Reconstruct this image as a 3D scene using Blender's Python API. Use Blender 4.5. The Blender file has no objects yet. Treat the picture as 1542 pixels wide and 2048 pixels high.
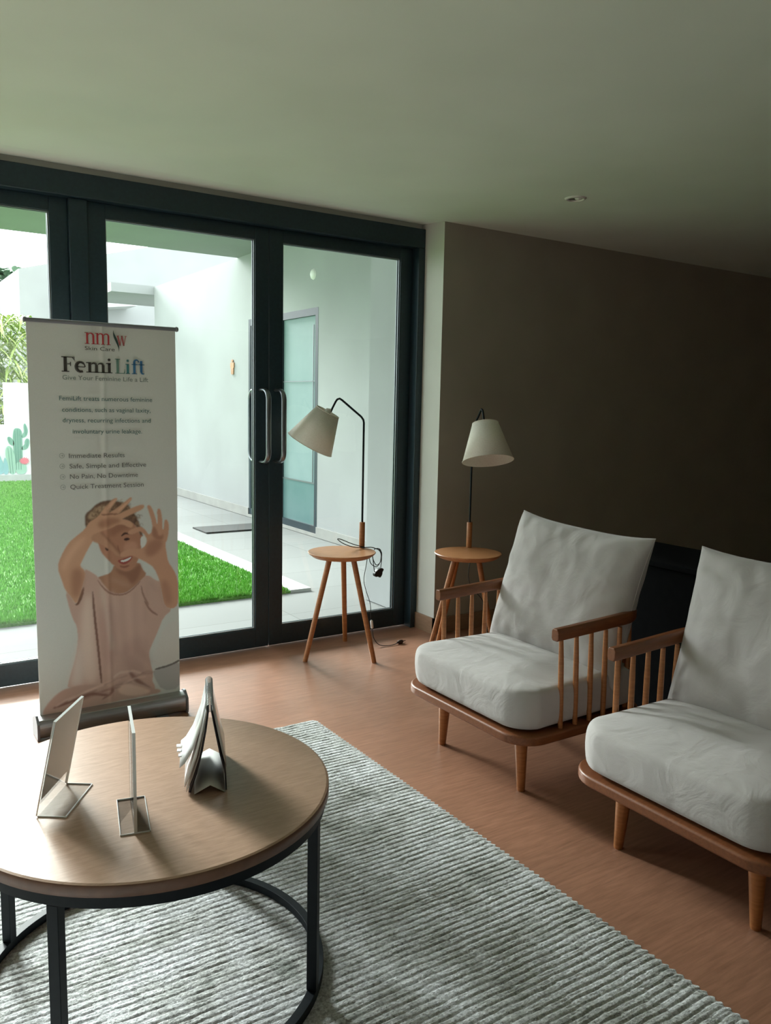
import bpy, math, random
import numpy as np
from mathutils import Vector, Matrix, noise

random.seed(7)
SC = bpy.context.scene
COL = SC.collection

# ---------------------------------------------------------------- camera
YAW, PITCH, ROLL, FPX = 0.58037570, 0.13095834, 0.02018839, 1635.607
def cam_axes():
    f = Vector((math.sin(YAW)*math.cos(PITCH), math.cos(YAW)*math.cos(PITCH), -math.sin(PITCH)))
    r = Vector((math.cos(YAW), -math.sin(YAW), 0)); u = r.cross(f)
    return r*math.cos(ROLL)+u*math.sin(ROLL), -r*math.sin(ROLL)+u*math.cos(ROLL), f
_r, _u, _f = cam_axes()
cd = bpy.data.cameras.new('camera'); cam = bpy.data.objects.new('camera', cd); COL.objects.link(cam)
cam.matrix_world = Matrix(((_r.x,_u.x,-_f.x,0),(_r.y,_u.y,-_f.y,0),(_r.z,_u.z,-_f.z,1.4),(0,0,0,1)))
cd.sensor_fit = 'VERTICAL'; cd.sensor_height = 36.0; cd.sensor_width = 36.0
cd.lens = FPX*36/2048; cd.clip_start = 0.05; cd.clip_end = 300
SC.camera = cam

# ---------------------------------------------------------------- light and exposure
SC.view_settings.view_transform = 'Standard'; SC.view_settings.look = 'None'
SC.view_settings.gamma = 1.0; SC.view_settings.use_curve_mapping = False
SC.view_settings.exposure = 0.0
W = bpy.data.worlds.new('overcast_sky'); SC.world = W; W.use_nodes = True
wb = W.node_tree.nodes['Background']; wb.inputs[0].default_value = (0.93, 0.97, 1.0, 1); wb.inputs[1].default_value = 4.3
sd = bpy.data.lights.new('cloudy_sun', 'SUN'); sd.energy = 20.0; sd.angle = math.radians(28); sd.color = (0.98, 1.0, 0.98)
sun = bpy.data.objects.new('cloudy_sun', sd); COL.objects.link(sun)
SUN_DIR = Vector((0.05, -1.0, -0.52)).normalized()
sun.rotation_euler = SUN_DIR.to_track_quat('-Z', 'Y').to_euler(); sun.location = (-2, 20, 9)

# ---------------------------------------------------------------- materials
def mat(name, col, rough=0.5, metal=0.0, spec=0.5, trans=0.0, sheen=0.0):
    m = bpy.data.materials.new(name); m.use_nodes = True
    b = m.node_tree.nodes['Principled BSDF']
    b.inputs['Base Color'].default_value = (*col, 1); b.inputs['Roughness'].default_value = rough
    b.inputs['Metallic'].default_value = metal; b.inputs['Specular IOR Level'].default_value = spec
    b.inputs['Transmission Weight'].default_value = trans; b.inputs['Sheen Weight'].default_value = sheen
    return m
def nd(m, t, **kw):
    n = m.node_tree.nodes.new(t)
    for k, v in kw.items():
        if k in n.inputs: n.inputs[k].default_value = v
        else: setattr(n, k, v)
    return n
def ln(m, a, ao, b, bi): m.node_tree.links.new(a.outputs[ao], b.inputs[bi])
def bsdf(m): return m.node_tree.nodes['Principled BSDF']
def coords(m, scale=(1,1,1), rot=(0,0,0), out='Object'):
    tc = nd(m, 'ShaderNodeTexCoord'); mp = nd(m, 'ShaderNodeMapping')
    mp.inputs['Scale'].default_value = scale; mp.inputs['Rotation'].default_value = rot
    ln(m, tc, out, mp, 'Vector'); return mp
def ramp(m, stops):
    r = nd(m, 'ShaderNodeValToRGB'); e = r.color_ramp.elements
    while len(e) < len(stops): e.new(0.5)
    for i, (p, c) in enumerate(stops): e[i].position = p; e[i].color = (*c, 1)
    return r
def bump(m, src, out, strength, dist=0.01):
    b = nd(m, 'ShaderNodeBump', Strength=strength, Distance=dist)
    ln(m, src, out, b, 'Height'); ln(m, b, 'Normal', bsdf(m), 'Normal'); return b
def noise_mat(name, c1, c2, scale, rough, bmp=0.0, detail=4, stretch=(1,1,1), dist=0.005, spec=0.5, lo=0.35, hi=0.65, sheen=0.0):
    m = mat(name, c1, rough, spec=spec, sheen=sheen)
    mp = coords(m, stretch); n = nd(m, 'ShaderNodeTexNoise', Scale=scale, Detail=detail); ln(m, mp, 'Vector', n, 'Vector')
    r = ramp(m, [(lo, c1), (hi, c2)]); ln(m, n, 'Fac', r, 'Fac'); ln(m, r, 'Color', bsdf(m), 'Base Color')
    if bmp: bump(m, n, 'Fac', bmp, dist)
    return m
def wood_mat(name, c1, c2, stretch, rough=0.4, scale=14.0):
    m = mat(name, c1, rough)
    mp = coords(m, stretch); n = nd(m, 'ShaderNodeTexNoise', Scale=scale, Detail=7, Roughness=0.6, Distortion=0.6); ln(m, mp, 'Vector', n, 'Vector')
    r = ramp(m, [(0.3, c1), (0.7, c2)]); ln(m, n, 'Fac', r, 'Fac'); ln(m, r, 'Color', bsdf(m), 'Base Color')
    bump(m, n, 'Fac', 0.12, 0.002); return m

M_wall = noise_mat('wall_paint', (0.54,0.545,0.50), (0.58,0.585,0.54), 3, 0.85, 0.03, 2)
M_ceil = noise_mat('ceiling_paint', (0.70,0.755,0.675), (0.74,0.795,0.715), 2, 0.9, 0.0, 2)  # greenish tint stands in for light bounced off the lawn
M_dark_wall = noise_mat('shaded_wall_paint', (0.35,0.315,0.265), (0.38,0.34,0.285), 3, 0.8, 0.04, 2)  # darker wall paint, with the lack of window light put into its colour
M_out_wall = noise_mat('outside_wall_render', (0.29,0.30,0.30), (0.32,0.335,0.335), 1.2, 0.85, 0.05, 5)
M_garden_wall = noise_mat('garden_wall_paint', (0.62,0.66,0.64), (0.67,0.70,0.69), 2, 0.85)
M_frame = noise_mat('dark_powder_coat', (0.008,0.022,0.031), (0.012,0.029,0.040), 60, 0.42, 0.02)
M_gasket = mat('grey_glazing_bead', (0.18,0.20,0.21), 0.35, 0.6)
M_handle = mat('brushed_dark_steel', (0.22,0.24,0.26), 0.28, 0.9)
M_black = noise_mat('black_steel_paint', (0.003,0.006,0.009), (0.005,0.009,0.013), 40, 0.5, spec=0.2)
M_wood = wood_mat('oiled_oak', (0.31,0.112,0.034), (0.43,0.170,0.058), (1,1,9), 0.38)
M_wood_x = wood_mat('oiled_oak_long', (0.155,0.047,0.015), (0.225,0.076,0.026), (1,9,9), 0.42)
M_top = wood_mat('pale_oak_top', (0.42,0.175,0.068), (0.53,0.245,0.105), (1,8,1), 0.38)
M_coffee = wood_mat('walnut_laminate', (0.30,0.185,0.125), (0.42,0.27,0.19), (1.0,9,1), 0.30, 20)
M_coffee.node_tree.nodes['Mapping'].vector_type = 'POINT'; M_coffee.node_tree.nodes['Mapping'].inputs['Rotation'].default_value = (0,0,math.radians(-48))
M_edge = noise_mat('walnut_edge_band', (0.13,0.06,0.035), (0.17,0.08,0.045), 30, 0.4)
M_fabric = mat('pale_linen', (0.50,0.50,0.475), 0.9, spec=0.15, sheen=0.3)
_mp = coords(M_fabric, (1,1,1)); _w = nd(M_fabric, 'ShaderNodeTexNoise', Scale=420.0, Detail=2); _v = nd(M_fabric, 'ShaderNodeTexNoise', Scale=5.0, Detail=4)
ln(M_fabric,_mp,'Vector',_w,'Vector'); ln(M_fabric,_mp,'Vector',_v,'Vector')
_r = ramp(M_fabric, [(0.3,(0.43,0.405,0.40)),(0.7,(0.50,0.472,0.465))]); ln(M_fabric,_v,'Fac',_r,'Fac'); ln(M_fabric,_r,'Color',bsdf(M_fabric),'Base Color')
_b1 = bump(M_fabric,_w,'Fac',0.25,0.001)
_w2 = nd(M_fabric,'ShaderNodeTexNoise',Scale=9.0,Detail=3,Distortion=1.2); ln(M_fabric,_mp,'Vector',_w2,'Vector')
_b2 = nd(M_fabric,'ShaderNodeBump',Strength=0.22,Distance=0.02); ln(M_fabric,_w2,'Fac',_b2,'Height'); ln(M_fabric,_b2,'Normal',_b1,'Normal')
M_shade = mat('linen_lampshade', (0.62,0.59,0.52), 0.85, spec=0.1)
_mp = coords(M_shade, (1,1,1)); _w = nd(M_shade, 'ShaderNodeTexNoise', Scale=160.0, Detail=3); ln(M_shade,_mp,'Vector',_w,'Vector')
_r = ramp(M_shade, [(0.3,(0.80,0.77,0.69)),(0.7,(0.90,0.87,0.80))]); ln(M_shade,_w,'Fac',_r,'Fac'); ln(M_shade,_r,'Color',bsdf(M_shade),'Base Color')
_tr = nd(M_shade,'ShaderNodeBsdfTranslucent',Color=(0.85,0.80,0.70,1)); _mx = nd(M_shade,'ShaderNodeMixShader',Fac=0.3)
ln(M_shade,bsdf(M_shade),'BSDF',_mx,1); ln(M_shade,_tr,'BSDF',_mx,2); ln(M_shade,_mx,'Shader',M_shade.node_tree.nodes['Material Output'],'Surface')
M_cord = mat('black_cord', (0.012,0.013,0.015), 0.45)
M_white_plastic = mat('white_plastic', (0.75,0.75,0.72), 0.4)
M_alu = noise_mat('brushed_aluminium', (0.42,0.42,0.43), (0.52,0.52,0.53), 8, 0.35, 0.0, 3, (1,30,30)); bsdf(M_alu).inputs['Metallic'].default_value = 0.85
M_grey_plastic = mat('grey_plastic', (0.20,0.21,0.24), 0.45)
M_cab = noise_mat('black_matt_laminate', (0.003,0.0035,0.0045), (0.005,0.0055,0.0065), 30, 0.85, 0.0, spec=0.08)
M_paper = mat('white_card', (0.72,0.72,0.70), 0.6)
M_gloss_paper = mat('glossy_white_paper', (0.85,0.86,0.88), 0.15)
M_navy = mat('dark_navy_card', (0.02,0.022,0.035), 0.3)
M_wire = mat('spiral_wire', (0.45,0.47,0.47), 0.3, 0.9)
M_mat = noise_mat('black_doormat', (0.02,0.022,0.022), (0.035,0.037,0.036), 80, 0.95, 0.3)
M_skirt = wood_mat('wood_skirting', (0.25,0.15,0.09), (0.32,0.20,0.13), (1,1,9), 0.45)
M_out_skirt = noise_mat('tile_skirting', (0.27,0.27,0.255), (0.31,0.31,0.29), 6, 0.6)
M_kerb = noise_mat('pale_kerb_stone', (0.42,0.44,0.43), (0.46,0.48,0.47), 9, 0.7)

def glass_mat(name, tint, refl=1.0, rough=0.0):
    m = bpy.data.materials.new(name); m.use_nodes = True; nt = m.node_tree; nt.nodes.clear()
    o = nd(m,'ShaderNodeOutputMaterial'); t = nd(m,'ShaderNodeBsdfTransparent'); t.inputs[0].default_value = (*tint,1)
    g = nd(m,'ShaderNodeBsdfGlossy'); g.inputs['Roughness'].default_value = rough; fr = nd(m,'ShaderNodeFresnel',IOR=1.45)
    mu = nd(m,'ShaderNodeMath',operation='MULTIPLY'); mu.inputs[1].default_value = refl; ln(m,fr,'Fac',mu,0)
    ge = nd(m,'ShaderNodeNewGeometry'); iv = nd(m,'ShaderNodeMath',operation='SUBTRACT'); iv.inputs[0].default_value = 1.0; ln(m,ge,'Backfacing',iv,1)
    m2_ = nd(m,'ShaderNodeMath',operation='MULTIPLY'); ln(m,mu,'Value',m2_,0); ln(m,iv,'Value',m2_,1); mu = m2_
    mx = nd(m,'ShaderNodeMixShader'); ln(m,mu,'Value',mx,'Fac'); ln(m,t,'BSDF',mx,1); ln(m,g,'BSDF',mx,2); ln(m,mx,'Shader',o,'Surface'); return m
M_glass = glass_mat('clear_glazing', (0.955,0.985,0.97), 1.0)
M_acrylic = glass_mat('clear_acrylic', (0.90,0.91,0.91), 1.3, 0.05)
M_acrylic_edge = mat('bright_acrylic_edge', (0.8,0.82,0.83), 0.15, spec=0.8)
M_dark_pane = mat('dark_interior_pane', (0.012,0.022,0.028), 0.15, spec=0.25)  # dark tone stands in for the unlit interior behind clear glass
M_frost = noise_mat('frosted_film_glass', (0.19,0.28,0.28), (0.22,0.31,0.31), 3, 0.5, spec=0.25)
M_frost2 = noise_mat('greenish_clear_glass', (0.10,0.19,0.19), (0.12,0.21,0.21), 3, 0.3, spec=0.25)

# plank floor
M_floor = mat('laminate_floor', (0.4,0.2,0.12), 0.34, spec=0.5)
_mp = coords(M_floor, (1,1,1)); _b = nd(M_floor,'ShaderNodeTexBrick',Scale=1.0)
_b.offset = 0.37; _b.inputs['Brick Width'].default_value = 1.2; _b.inputs['Row Height'].default_value = 0.16; _b.inputs['Mortar Size'].default_value = 0.0008
_b.inputs['Color1'].default_value = (0.0,0,0,1); _b.inputs['Color2'].default_value = (1,1,1,1); _b.inputs['Mortar'].default_value = (0.2,0.2,0.2,1); _b.inputs['Mortar Smooth'].default_value = 0.3
ln(M_floor,_mp,'Vector',_b,'Vector')
_mp2 = coords(M_floor, (0.7,7,1)); _n = nd(M_floor,'ShaderNodeTexNoise',Scale=11.0,Detail=8,Roughness=0.62,Distortion=0.35); ln(M_floor,_mp2,'Vector',_n,'Vector')
_r1 = ramp(M_floor,[(0.27,(0.215,0.104,0.063)),(0.73,(0.355,0.178,0.112))]); ln(M_floor,_n,'Fac',_r1,'Fac')
_mxc = nd(M_floor,'ShaderNodeMix',data_type='RGBA',blend_type='MULTIPLY'); _mxc.inputs[0].default_value = 1.0
_r2 = ramp(M_floor,[(0.0,(0.95,0.95,0.95)),(1.0,(1.04,1.03,1.03))]); ln(M_floor,_b,'Color',_r2,'Fac')
ln(M_floor,_r1,'Color',_mxc,6); ln(M_floor,_r2,'Color',_mxc,7)
_mxm = nd(M_floor,'ShaderNodeMix',data_type='RGBA'); ln(M_floor,_b,'Fac',_mxm,0); ln(M_floor,_mxc,2,_mxm,6); _mxm.inputs[7].default_value = (0.25,0.12,0.07,1)
ln(M_floor,_mxm,2,bsdf(M_floor),'Base Color'); bump(M_floor,_n,'Fac',0.05,0.002)

# outdoor tile
M_tile = mat('outdoor_tile', (0.3,0.3,0.3), 0.9, spec=0.08)
_mp = coords(M_tile,(1,1,1)); _b = nd(M_tile,'ShaderNodeTexBrick',Scale=1.0); _b.offset = 0.0
_b.inputs['Brick Width'].default_value = 1.2; _b.inputs['Row Height'].default_value = 0.6; _b.inputs['Mortar Size'].default_value = 0.004
_b.inputs['Color1'].default_value = (0.20,0.207,0.203,1); _b.inputs['Color2'].default_value = (0.22,0.228,0.224,1); _b.inputs['Mortar'].default_value = (0.15,0.155,0.15,1)
ln(M_tile,_mp,'Vector',_b,'Vector'); ln(M_tile,_b,'Color',bsdf(M_tile),'Base Color')
M_turf = noise_mat('turf_base', (0.07,0.20,0.035), (0.14,0.33,0.07), 60, 0.95, 0.6, 4, dist=0.02)
M_blade = noise_mat('grass_blades', (0.09,0.27,0.035), (0.21,0.47,0.10), 25, 0.8, spec=0.2)
M_leaf = noise_mat('yellow_green_leaves', (0.20,0.32,0.07), (0.50,0.58,0.22), 3, 0.6)
M_leaf2 = noise_mat('grey_green_leaves', (0.10,0.20,0.12), (0.28,0.40,0.28), 2, 0.7)
M_bark = noise_mat('grey_bark', (0.16,0.13,0.10), (0.25,0.21,0.17), 12, 0.9, 0.4)

# ribbed rug
M_rug = mat('ribbed_rug_pile', (0.4,0.42,0.4), 0.97, spec=0.05, sheen=0.35)
_mp = coords(M_rug,(1,1,1)); _n1 = nd(M_rug,'ShaderNodeTexNoise',Scale=5.0,Detail=5,Roughness=0.65); _n2 = nd(M_rug,'ShaderNodeTexNoise',Scale=120.0,Detail=4,Roughness=0.7)
ln(M_rug,_mp,'Vector',_n1,'Vector'); ln(M_rug,_mp,'Vector',_n2,'Vector')
_ra = ramp(M_rug,[(0.29,(0.19,0.21,0.19)),(0.43,(0.46,0.475,0.465)),(0.60,(0.63,0.65,0.675))]); ln(M_rug,_n1,'Fac',_ra,'Fac')
_rb = ramp(M_rug,[(0.32,(0.45,0.45,0.45)),(0.68,(1.45,1.45,1.45))]); ln(M_rug,_n2,'Fac',_rb,'Fac')
_mx = nd(M_rug,'ShaderNodeMix',data_type='RGBA',blend_type='MULTIPLY'); _mx.inputs[0].default_value = 1; ln(M_rug,_ra,'Color',_mx,6); ln(M_rug,_rb,'Color',_mx,7)
ln(M_rug,_mx,2,bsdf(M_rug),'Base Color'); bump(M_rug,_n2,'Fac',0.9,0.006)

# ---------------------------------------------------------------- mesh helpers
class MB:
    def __init__(s): s.v = []; s.f = []; s.sm = []
    def add(s, vs, fs, smooth=False):
        o = len(s.v); s.v += [tuple(p) for p in vs]; s.f += [tuple(i+o for i in f) for f in fs]; s.sm += [smooth]*len(fs); return s
    def box(s, x0, y0, z0, x1, y1, z1, T=None):
        vs = [(x,y,z) for z in (z0,z1) for y in (y0,y1) for x in (x0,x1)]
        if T is not None: vs = [T @ Vector(p) for p in vs]
        return s.add(vs, [(0,2,3,1),(4,5,7,6),(0,1,5,4),(1,3,7,5),(3,2,6,7),(2,0,4,6)])
    def tube(s, pts, rad, n=12, caps=True, closed=False, sx=1.0):
        pts = [Vector(p) for p in pts]; m = len(pts); rads = rad if isinstance(rad,(list,tuple)) else [rad]*m
        vs = []; ref = None
        for i, p in enumerate(pts):
            if closed: t = (pts[(i+1)%m]-pts[i-1]).normalized()
            else: t = (pts[min(i+1,m-1)]-pts[max(i-1,0)]).normalized()
            if ref is None: ref = Vector((0,0,1)) if abs(t.z) < 0.9 else Vector((1,0,0))
            a = (ref - t*ref.dot(t)).normalized(); ref = a; b = t.cross(a)
            for k in range(n):
                th = 2*math.pi*k/n; vs.append(p + a*math.cos(th)*rads[i] + b*math.sin(th)*rads[i]*sx)
        fs = []
        for i in range(m if closed else m-1):
            for k in range(n):
                j = (i+1)%m; fs.append((i*n+k, i*n+(k+1)%n, j*n+(k+1)%n, j*n+k))
        s.add(vs, fs, True)
        if caps and not closed:
            s.add(vs[:n], [tuple(range(n-1,-1,-1))]); s.add(vs[-n:], [tuple(range(n))])
        return s
    def lathe(s, prof, c=(0,0,0), n=48, T=None, smooth=True):
        vs = []
        for r, z in prof:
            for k in range(n):
                th = 2*math.pi*k/n; vs.append(Vector((c[0]+r*math.cos(th), c[1]+r*math.sin(th), c[2]+z)))
        if T is not None: vs = [T @ p for p in vs]
        fs = [(i*n+k, i*n+(k+1)%n, (i+1)*n+(k+1)%n, (i+1)*n+k) for i in range(len(prof)-1) for k in range(n)]
        return s.add(vs, fs, smooth)
    def prism(s, pts, z0, z1, T=None):
        n = len(pts); vs = [Vector((x,y,z0)) for x,y in pts]+[Vector((x,y,z1)) for x,y in pts]
        if T is not None: vs = [T @ p for p in vs]
        return s.add(vs, [tuple(range(n-1,-1,-1)), tuple(range(n,2*n))]+[(i,(i+1)%n,n+(i+1)%n,n+i) for i in range(n)])
    def build(s, name, m, parent=None, bevel=0.0, seg=2, sub=0, loc=None, wn=False):
        me = bpy.data.meshes.new(name); me.from_pydata(s.v, [], s.f); me.update()
        me.polygons.foreach_set('use_smooth', s.sm)
        me.materials.append(m)
        o = bpy.data.objects.new(name, me); COL.objects.link(o)
        if parent is not None: o.parent = parent
        if loc is not None: o.location = loc
        if bevel:
            bm = o.modifiers.new('bevel','BEVEL'); bm.width = bevel; bm.segments = seg; bm.limit_method = 'ANGLE'; bm.angle_limit = math.radians(40)
            for p in me.polygons: p.use_smooth = True
            bm.harden_normals = True
        if sub:
            sm = o.modifiers.new('sub','SUBSURF'); sm.levels = sub; sm.render_levels = sub
        return o
def thing(name, label, cat, loc=(0,0,0), rotz=0.0, group=None):
    o = bpy.data.objects.new(name, None); COL.objects.link(o); o.location = loc; o.rotation_euler = (0,0,rotz)
    o.empty_display_size = 0.1
    o['label'] = label; o['category'] = cat
    if group: o['group'] = group
    return o
def tag(o, label, cat, group=None, kind=None):
    o['label'] = label; o['category'] = cat
    if group: o['group'] = group
    if kind: o['kind'] = kind
    return o
def struct(o, label=None):
    o['kind'] = 'structure'
    if label: o['label'] = label
    return o
def box_obj(name, m, b, parent=None, bevel=0.0): return MB().box(*b).build(name, m, parent, bevel)

# ---------------------------------------------------------------- setting: room shell
YD, YF, YW, XR = 4.183, 4.12, 3.935, 2.951      # leaf plane, frame front, wall face, right side of the recess
CZ = 2.455
struct(box_obj('floor', M_floor, (-3.4,-3.4,-0.1, 7.2,4.26,0.0)), 'reddish brown laminate plank floor')
cb = MB(); cb.box(-3.4,-3.4,CZ, 7.2,YW,CZ+0.2)
cb.add([(-3.4,YW,CZ),(XR,YW,CZ),(XR,4.34,2.488),(-3.4,4.34,2.488)], [(0,1,2,3)])
struct(cb.build('ceiling', M_ceil), 'plain pale painted ceiling')
struct(box_obj('wall_right', M_dark_wall, (7.2,-3.4,0,7.35,4.34,3.0)))
wl = MB(); wl.box(-3.55,-3.4,0,-3.4,4.34,3.0)
struct(wl.build('wall_left', M_wall), 'plain wall at the far left of the room')
struct(box_obj('wall_back', M_dark_wall, (-3.55,-3.55,0,7.35,-3.4,3.0)))
# front wall to the right of the doors; its return is the side of the door recess; front face coloured darker for shade
wf = MB(); wf.box(XR,YW,0,7.2,4.34,3.0)
fo = wf.build('wall_front', M_dark_wall); struct(fo, 'shade toned wall right of the glass doors with pale lit return')
fo.data.materials.append(M_wall)
for p in fo.data.polygons:
    if p.normal.x < -0.9: p.material_index = 1
struct(box_obj('trim_1', M_wall, (-3.4,4.15,2.44,XR,4.34,3.12)), 'painted band over the door frame')
bs = MB(); bs.box(XR-0.012,YW-0.012,0,7.2,YW,0.10); bs.box(XR-0.012,YW-0.012,0,XR,4.12,0.10)
struct(bs.build('baseboard_right', M_skirt), 'low wooden skirting under the shade toned wall')

# ---- glazing
fr = MB()
fr.box(-3.4,YF,2.33,XR,4.24,2.44)                       # head
fr.box(2.905,YF,0,XR,4.24,2.33)                         # right jamb
for x in (0.915,-1.02,-2.0): fr.box(x,YF+0.03,0,x+0.085,4.24,2.33)
struct(fr.build('trim_2', M_frame, bevel=0.004), 'dark outer frame around the glass doors')
def rounded(w0,h0,w1,h1): return [(w0,h0),(w1,h0),(w1,h1),(w0,h1)]
def leaf(name, x0, x1, gx0, gx1, label, handle=None):
    z0, z1, gz0, gz1 = 0.008, 2.33, 0.118, 2.264
    b = MB(); y0, y1 = YD, YD+0.045
    b.box(x0,y0,z0,gx0,y1,z1); b.box(gx1,y0,z0,x1,y1,z1); b.box(gx0,y0,z0,gx1,y1,gz0); b.box(gx0,y0,gz1,gx1,y1,z1)
    root = b.build(name, M_frame, bevel=0.002); struct(root, label)
    MB().box(gx0-0.002,YD+0.020,gz0-0.002,gx1+0.002,YD+0.028,gz1+0.002).build('glass_pane', M_glass, root)
    g = MB(); e = 0.006
    for yy in (YD+0.010, YD+0.030):
        g.box(gx0,yy,gz0,gx0+e,yy+0.007,gz1); g.box(gx1-e,yy,gz0,gx1,yy+0.007,gz1)
        g.box(gx0+e,yy,gz0,gx1-e,yy+0.007,gz0+e); g.box(gx0+e,yy,gz1-e,gx1-e,yy+0.007,gz1)
    g.build('glazing_bead', M_gasket, root)
    if handle:
        hx = handle
        for sgn, yb in ((-1, y0), (1, y1)):
            pts = []; za, zb, d, r = 1.07, 1.465, 0.10, 0.055
            pts.append((hx, yb, za))
            for k in range(7):
                a = math.pi/2*k/6; pts.append((hx, yb+sgn*(d-r+r*math.sin(a)), za+0.0+r-r*math.cos(a)))
            for k in range(7):
                a = math.pi/2*k/6; pts.append((hx, yb+sgn*(d-r+r*math.cos(a)), zb-r+r*math.sin(a)))
            pts.append((hx, yb, zb))
            MB().tube(pts, 0.009, 14, sx=1.7).build('pull_handle', M_handle, root)
    return root
leaf('door_1', 1.958, 2.902, 2.040, 2.817, 'right leaf of the dark framed glass double door', 2.000)
leaf('door_2', 1.005, 1.954, 1.090, 1.875, 'left leaf of the dark framed glass double door behind banner', 1.908)
leaf('window_1', -0.04, 0.915, 0.05, 0.833, 'fixed glazed panel left of the double door')
leaf('window_2', -0.93, -0.045, -0.85, -0.12, 'fixed glazed panel farther left')
leaf('window_3', -1.91, -1.02, -1.83, -1.10, 'fixed glazed panel farther left')
leaf('window_4', -3.39, -2.0, -3.3, -2.08, 'fixed glazed panel at far left')

# ---------------------------------------------------------------- setting: outside
struct(box_obj('floor_terrace', M_tile, (-14,4.26,-0.1,9,30,-0.005)), 'pale grey tiled terrace outside')
struct(box_obj('ceiling_terrace', M_out_wall, (0.75,4.34,3.12,4.05,9.557,3.30)), 'deep pale overhang above the terrace')  # left end cut short out of view so daylight reaches the glazing
XE = 4.05
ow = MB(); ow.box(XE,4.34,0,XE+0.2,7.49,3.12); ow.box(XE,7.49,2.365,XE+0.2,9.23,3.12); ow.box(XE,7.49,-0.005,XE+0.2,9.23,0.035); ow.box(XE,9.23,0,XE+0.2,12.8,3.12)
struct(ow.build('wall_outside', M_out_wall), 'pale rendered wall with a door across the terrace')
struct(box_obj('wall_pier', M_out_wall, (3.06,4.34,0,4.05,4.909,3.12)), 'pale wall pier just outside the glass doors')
struct(box_obj('trim_3', M_out_wall, (3.4,12.8,3.0,4.9,14.4,3.13)), 'roof edge above the outside wall')
sk = MB(); sk.box(XE-0.012,9.23,0,XE,12.8,0.11); sk.box(XE-0.012,4.91,0,XE,7.49,0.11); sk.box(XE-0.012,7.49,0,XE,9.23,0.034)
struct(sk.build('baseboard_outside', M_out_skirt), 'tile skirting along the outside wall')
# door in the outside wall
dd = MB(); dx = XE-0.002
for (a,b_,c,d_) in ((7.49,7.55,0.035,2.365),(9.17,9.23,0.035,2.365),(7.55,9.17,0.035,0.11),(7.55,9.17,2.29,2.365),(8.33,8.41,0.11,2.29)): dd.box(dx,a,c,dx+0.06,b_,d_)
dr = dd.build('door_3', M_frame); struct(dr, 'dark framed door with one frosted leaf in outside wall')
MB().box(dx+0.03,8.41,0.11,dx+0.04,9.17,2.29).build('dark_pane', M_dark_pane, dr)
MB().box(dx+0.03,7.55,0.11,dx+0.04,8.33,2.29).build('frosted_pane', M_frost, dr)
fp = MB(); fp.box(dx+0.024,7.55,0.11,dx+0.029,8.33,0.55); fp.build('clear_strip', M_frost2, dr)
tb = MB(); tb.box(dx+0.018,7.55,0.55,dx+0.023,8.33,0.565); tb.box(dx+0.018,7.55,1.62,dx+0.023,8.33,1.628); tb.box(dx+0.018,7.62,0.565,dx+0.023,7.632,2.2)
tb.build('film_line', M_gasket, dr)

# garden wall with a cactus mural
mw = MB(); mw.box(-12,14.7,0,2.16,14.9,0.94); mw.box(2.16,14.7,0,4.0,14.9,1.63)
gw = mw.build('wall_garden', M_garden_wall); struct(gw, 'white stepped garden wall with a painted cactus')
mw = MB(); mw.box(-12,14.62,0,4.0,14.7,0.12); struct(mw.build('baseboard_garden', M_kerb), 'low plinth of the garden wall')
C_G1 = mat('mural_green', (0.16,0.32,0.25), 0.8); C_G2 = mat('mural_pale_green', (0.28,0.46,0.36), 0.8); C_G3 = mat('mural_dark_green', (0.08,0.20,0.16), 0.8)
C_G4 = mat('mural_blue_green', (0.22,0.40,0.42), 0.8); C_PK = mat('mural_pink', (0.62,0.16,0.20), 0.8)
def smooth_poly(P, it=2):
    for _ in range(it):
        Q = []
        for i in range(len(P)):
            a, b = P[i], P[(i+1)%len(P)]
            Q += [(a[0]*.75+b[0]*.25, a[1]*.75+b[1]*.25), (a[0]*.25+b[0]*.75, a[1]*.25+b[1]*.75)]
        P = Q
    return P
TY = Matrix(((1,0,0,0),(0,0,-1,0),(0,1,0,0),(0,0,0,1)))   # (x,z) drawn flat, facing -Y
def flat(b, P, y, th=0.003, it=2):
    P = smooth_poly(P, it)
    area = sum(P[i][0]*P[(i+1)%len(P)][1]-P[(i+1)%len(P)][0]*P[i][1] for i in range(len(P)))
    if area < 0: P = P[::-1]
    # fan from each ear via bmesh-free ngon
    n = len(P); vs = [(x,y,z) for x,z in P]; b.add(vs, [tuple(range(n))])
mc = MB()
for P in ([(2.28,.14),(2.26,.38),(2.25,.72),(2.26,.82),(2.28,.88),(2.33,.89),(2.38,.87),(2.4,.79),(2.39,.38),(2.39,.14)],
          [(2.4,.79),(2.43,.82),(2.42,.93),(2.44,.97),(2.46,.95),(2.49,.86),(2.48,.79),(2.45,.74),(2.38,.72)],
          [(2.38,.58),(2.43,.61),(2.43,.67),(2.46,.72),(2.5,.71),(2.51,.65),(2.49,.58),(2.46,.54),(2.38,.52)],
          [(2.27,.59),(2.2,.62),(2.17,.69),(2.17,.74),(2.2,.75),(2.24,.72),(2.27,.66)]): flat(mc, P, 14.694)
cm = mc.build('mural_cactus', C_G1, gw)
m2 = MB(); flat(m2, [(2.18,.125),(2.14,.33),(2.13,.51),(2.15,.58),(2.19,.6),(2.23,.57),(2.27,.46),(2.28,.33),(2.28,.125)], 14.690); m2.build('mural_cactus', C_G2, gw)
m2 = MB(); flat(m2, [(2.3,.125),(2.27,.21),(2.27,.29),(2.33,.34),(2.42,.31),(2.45,.23),(2.43,.125)], 14.686); m2.build('mural_pad', C_G2, gw)
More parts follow.
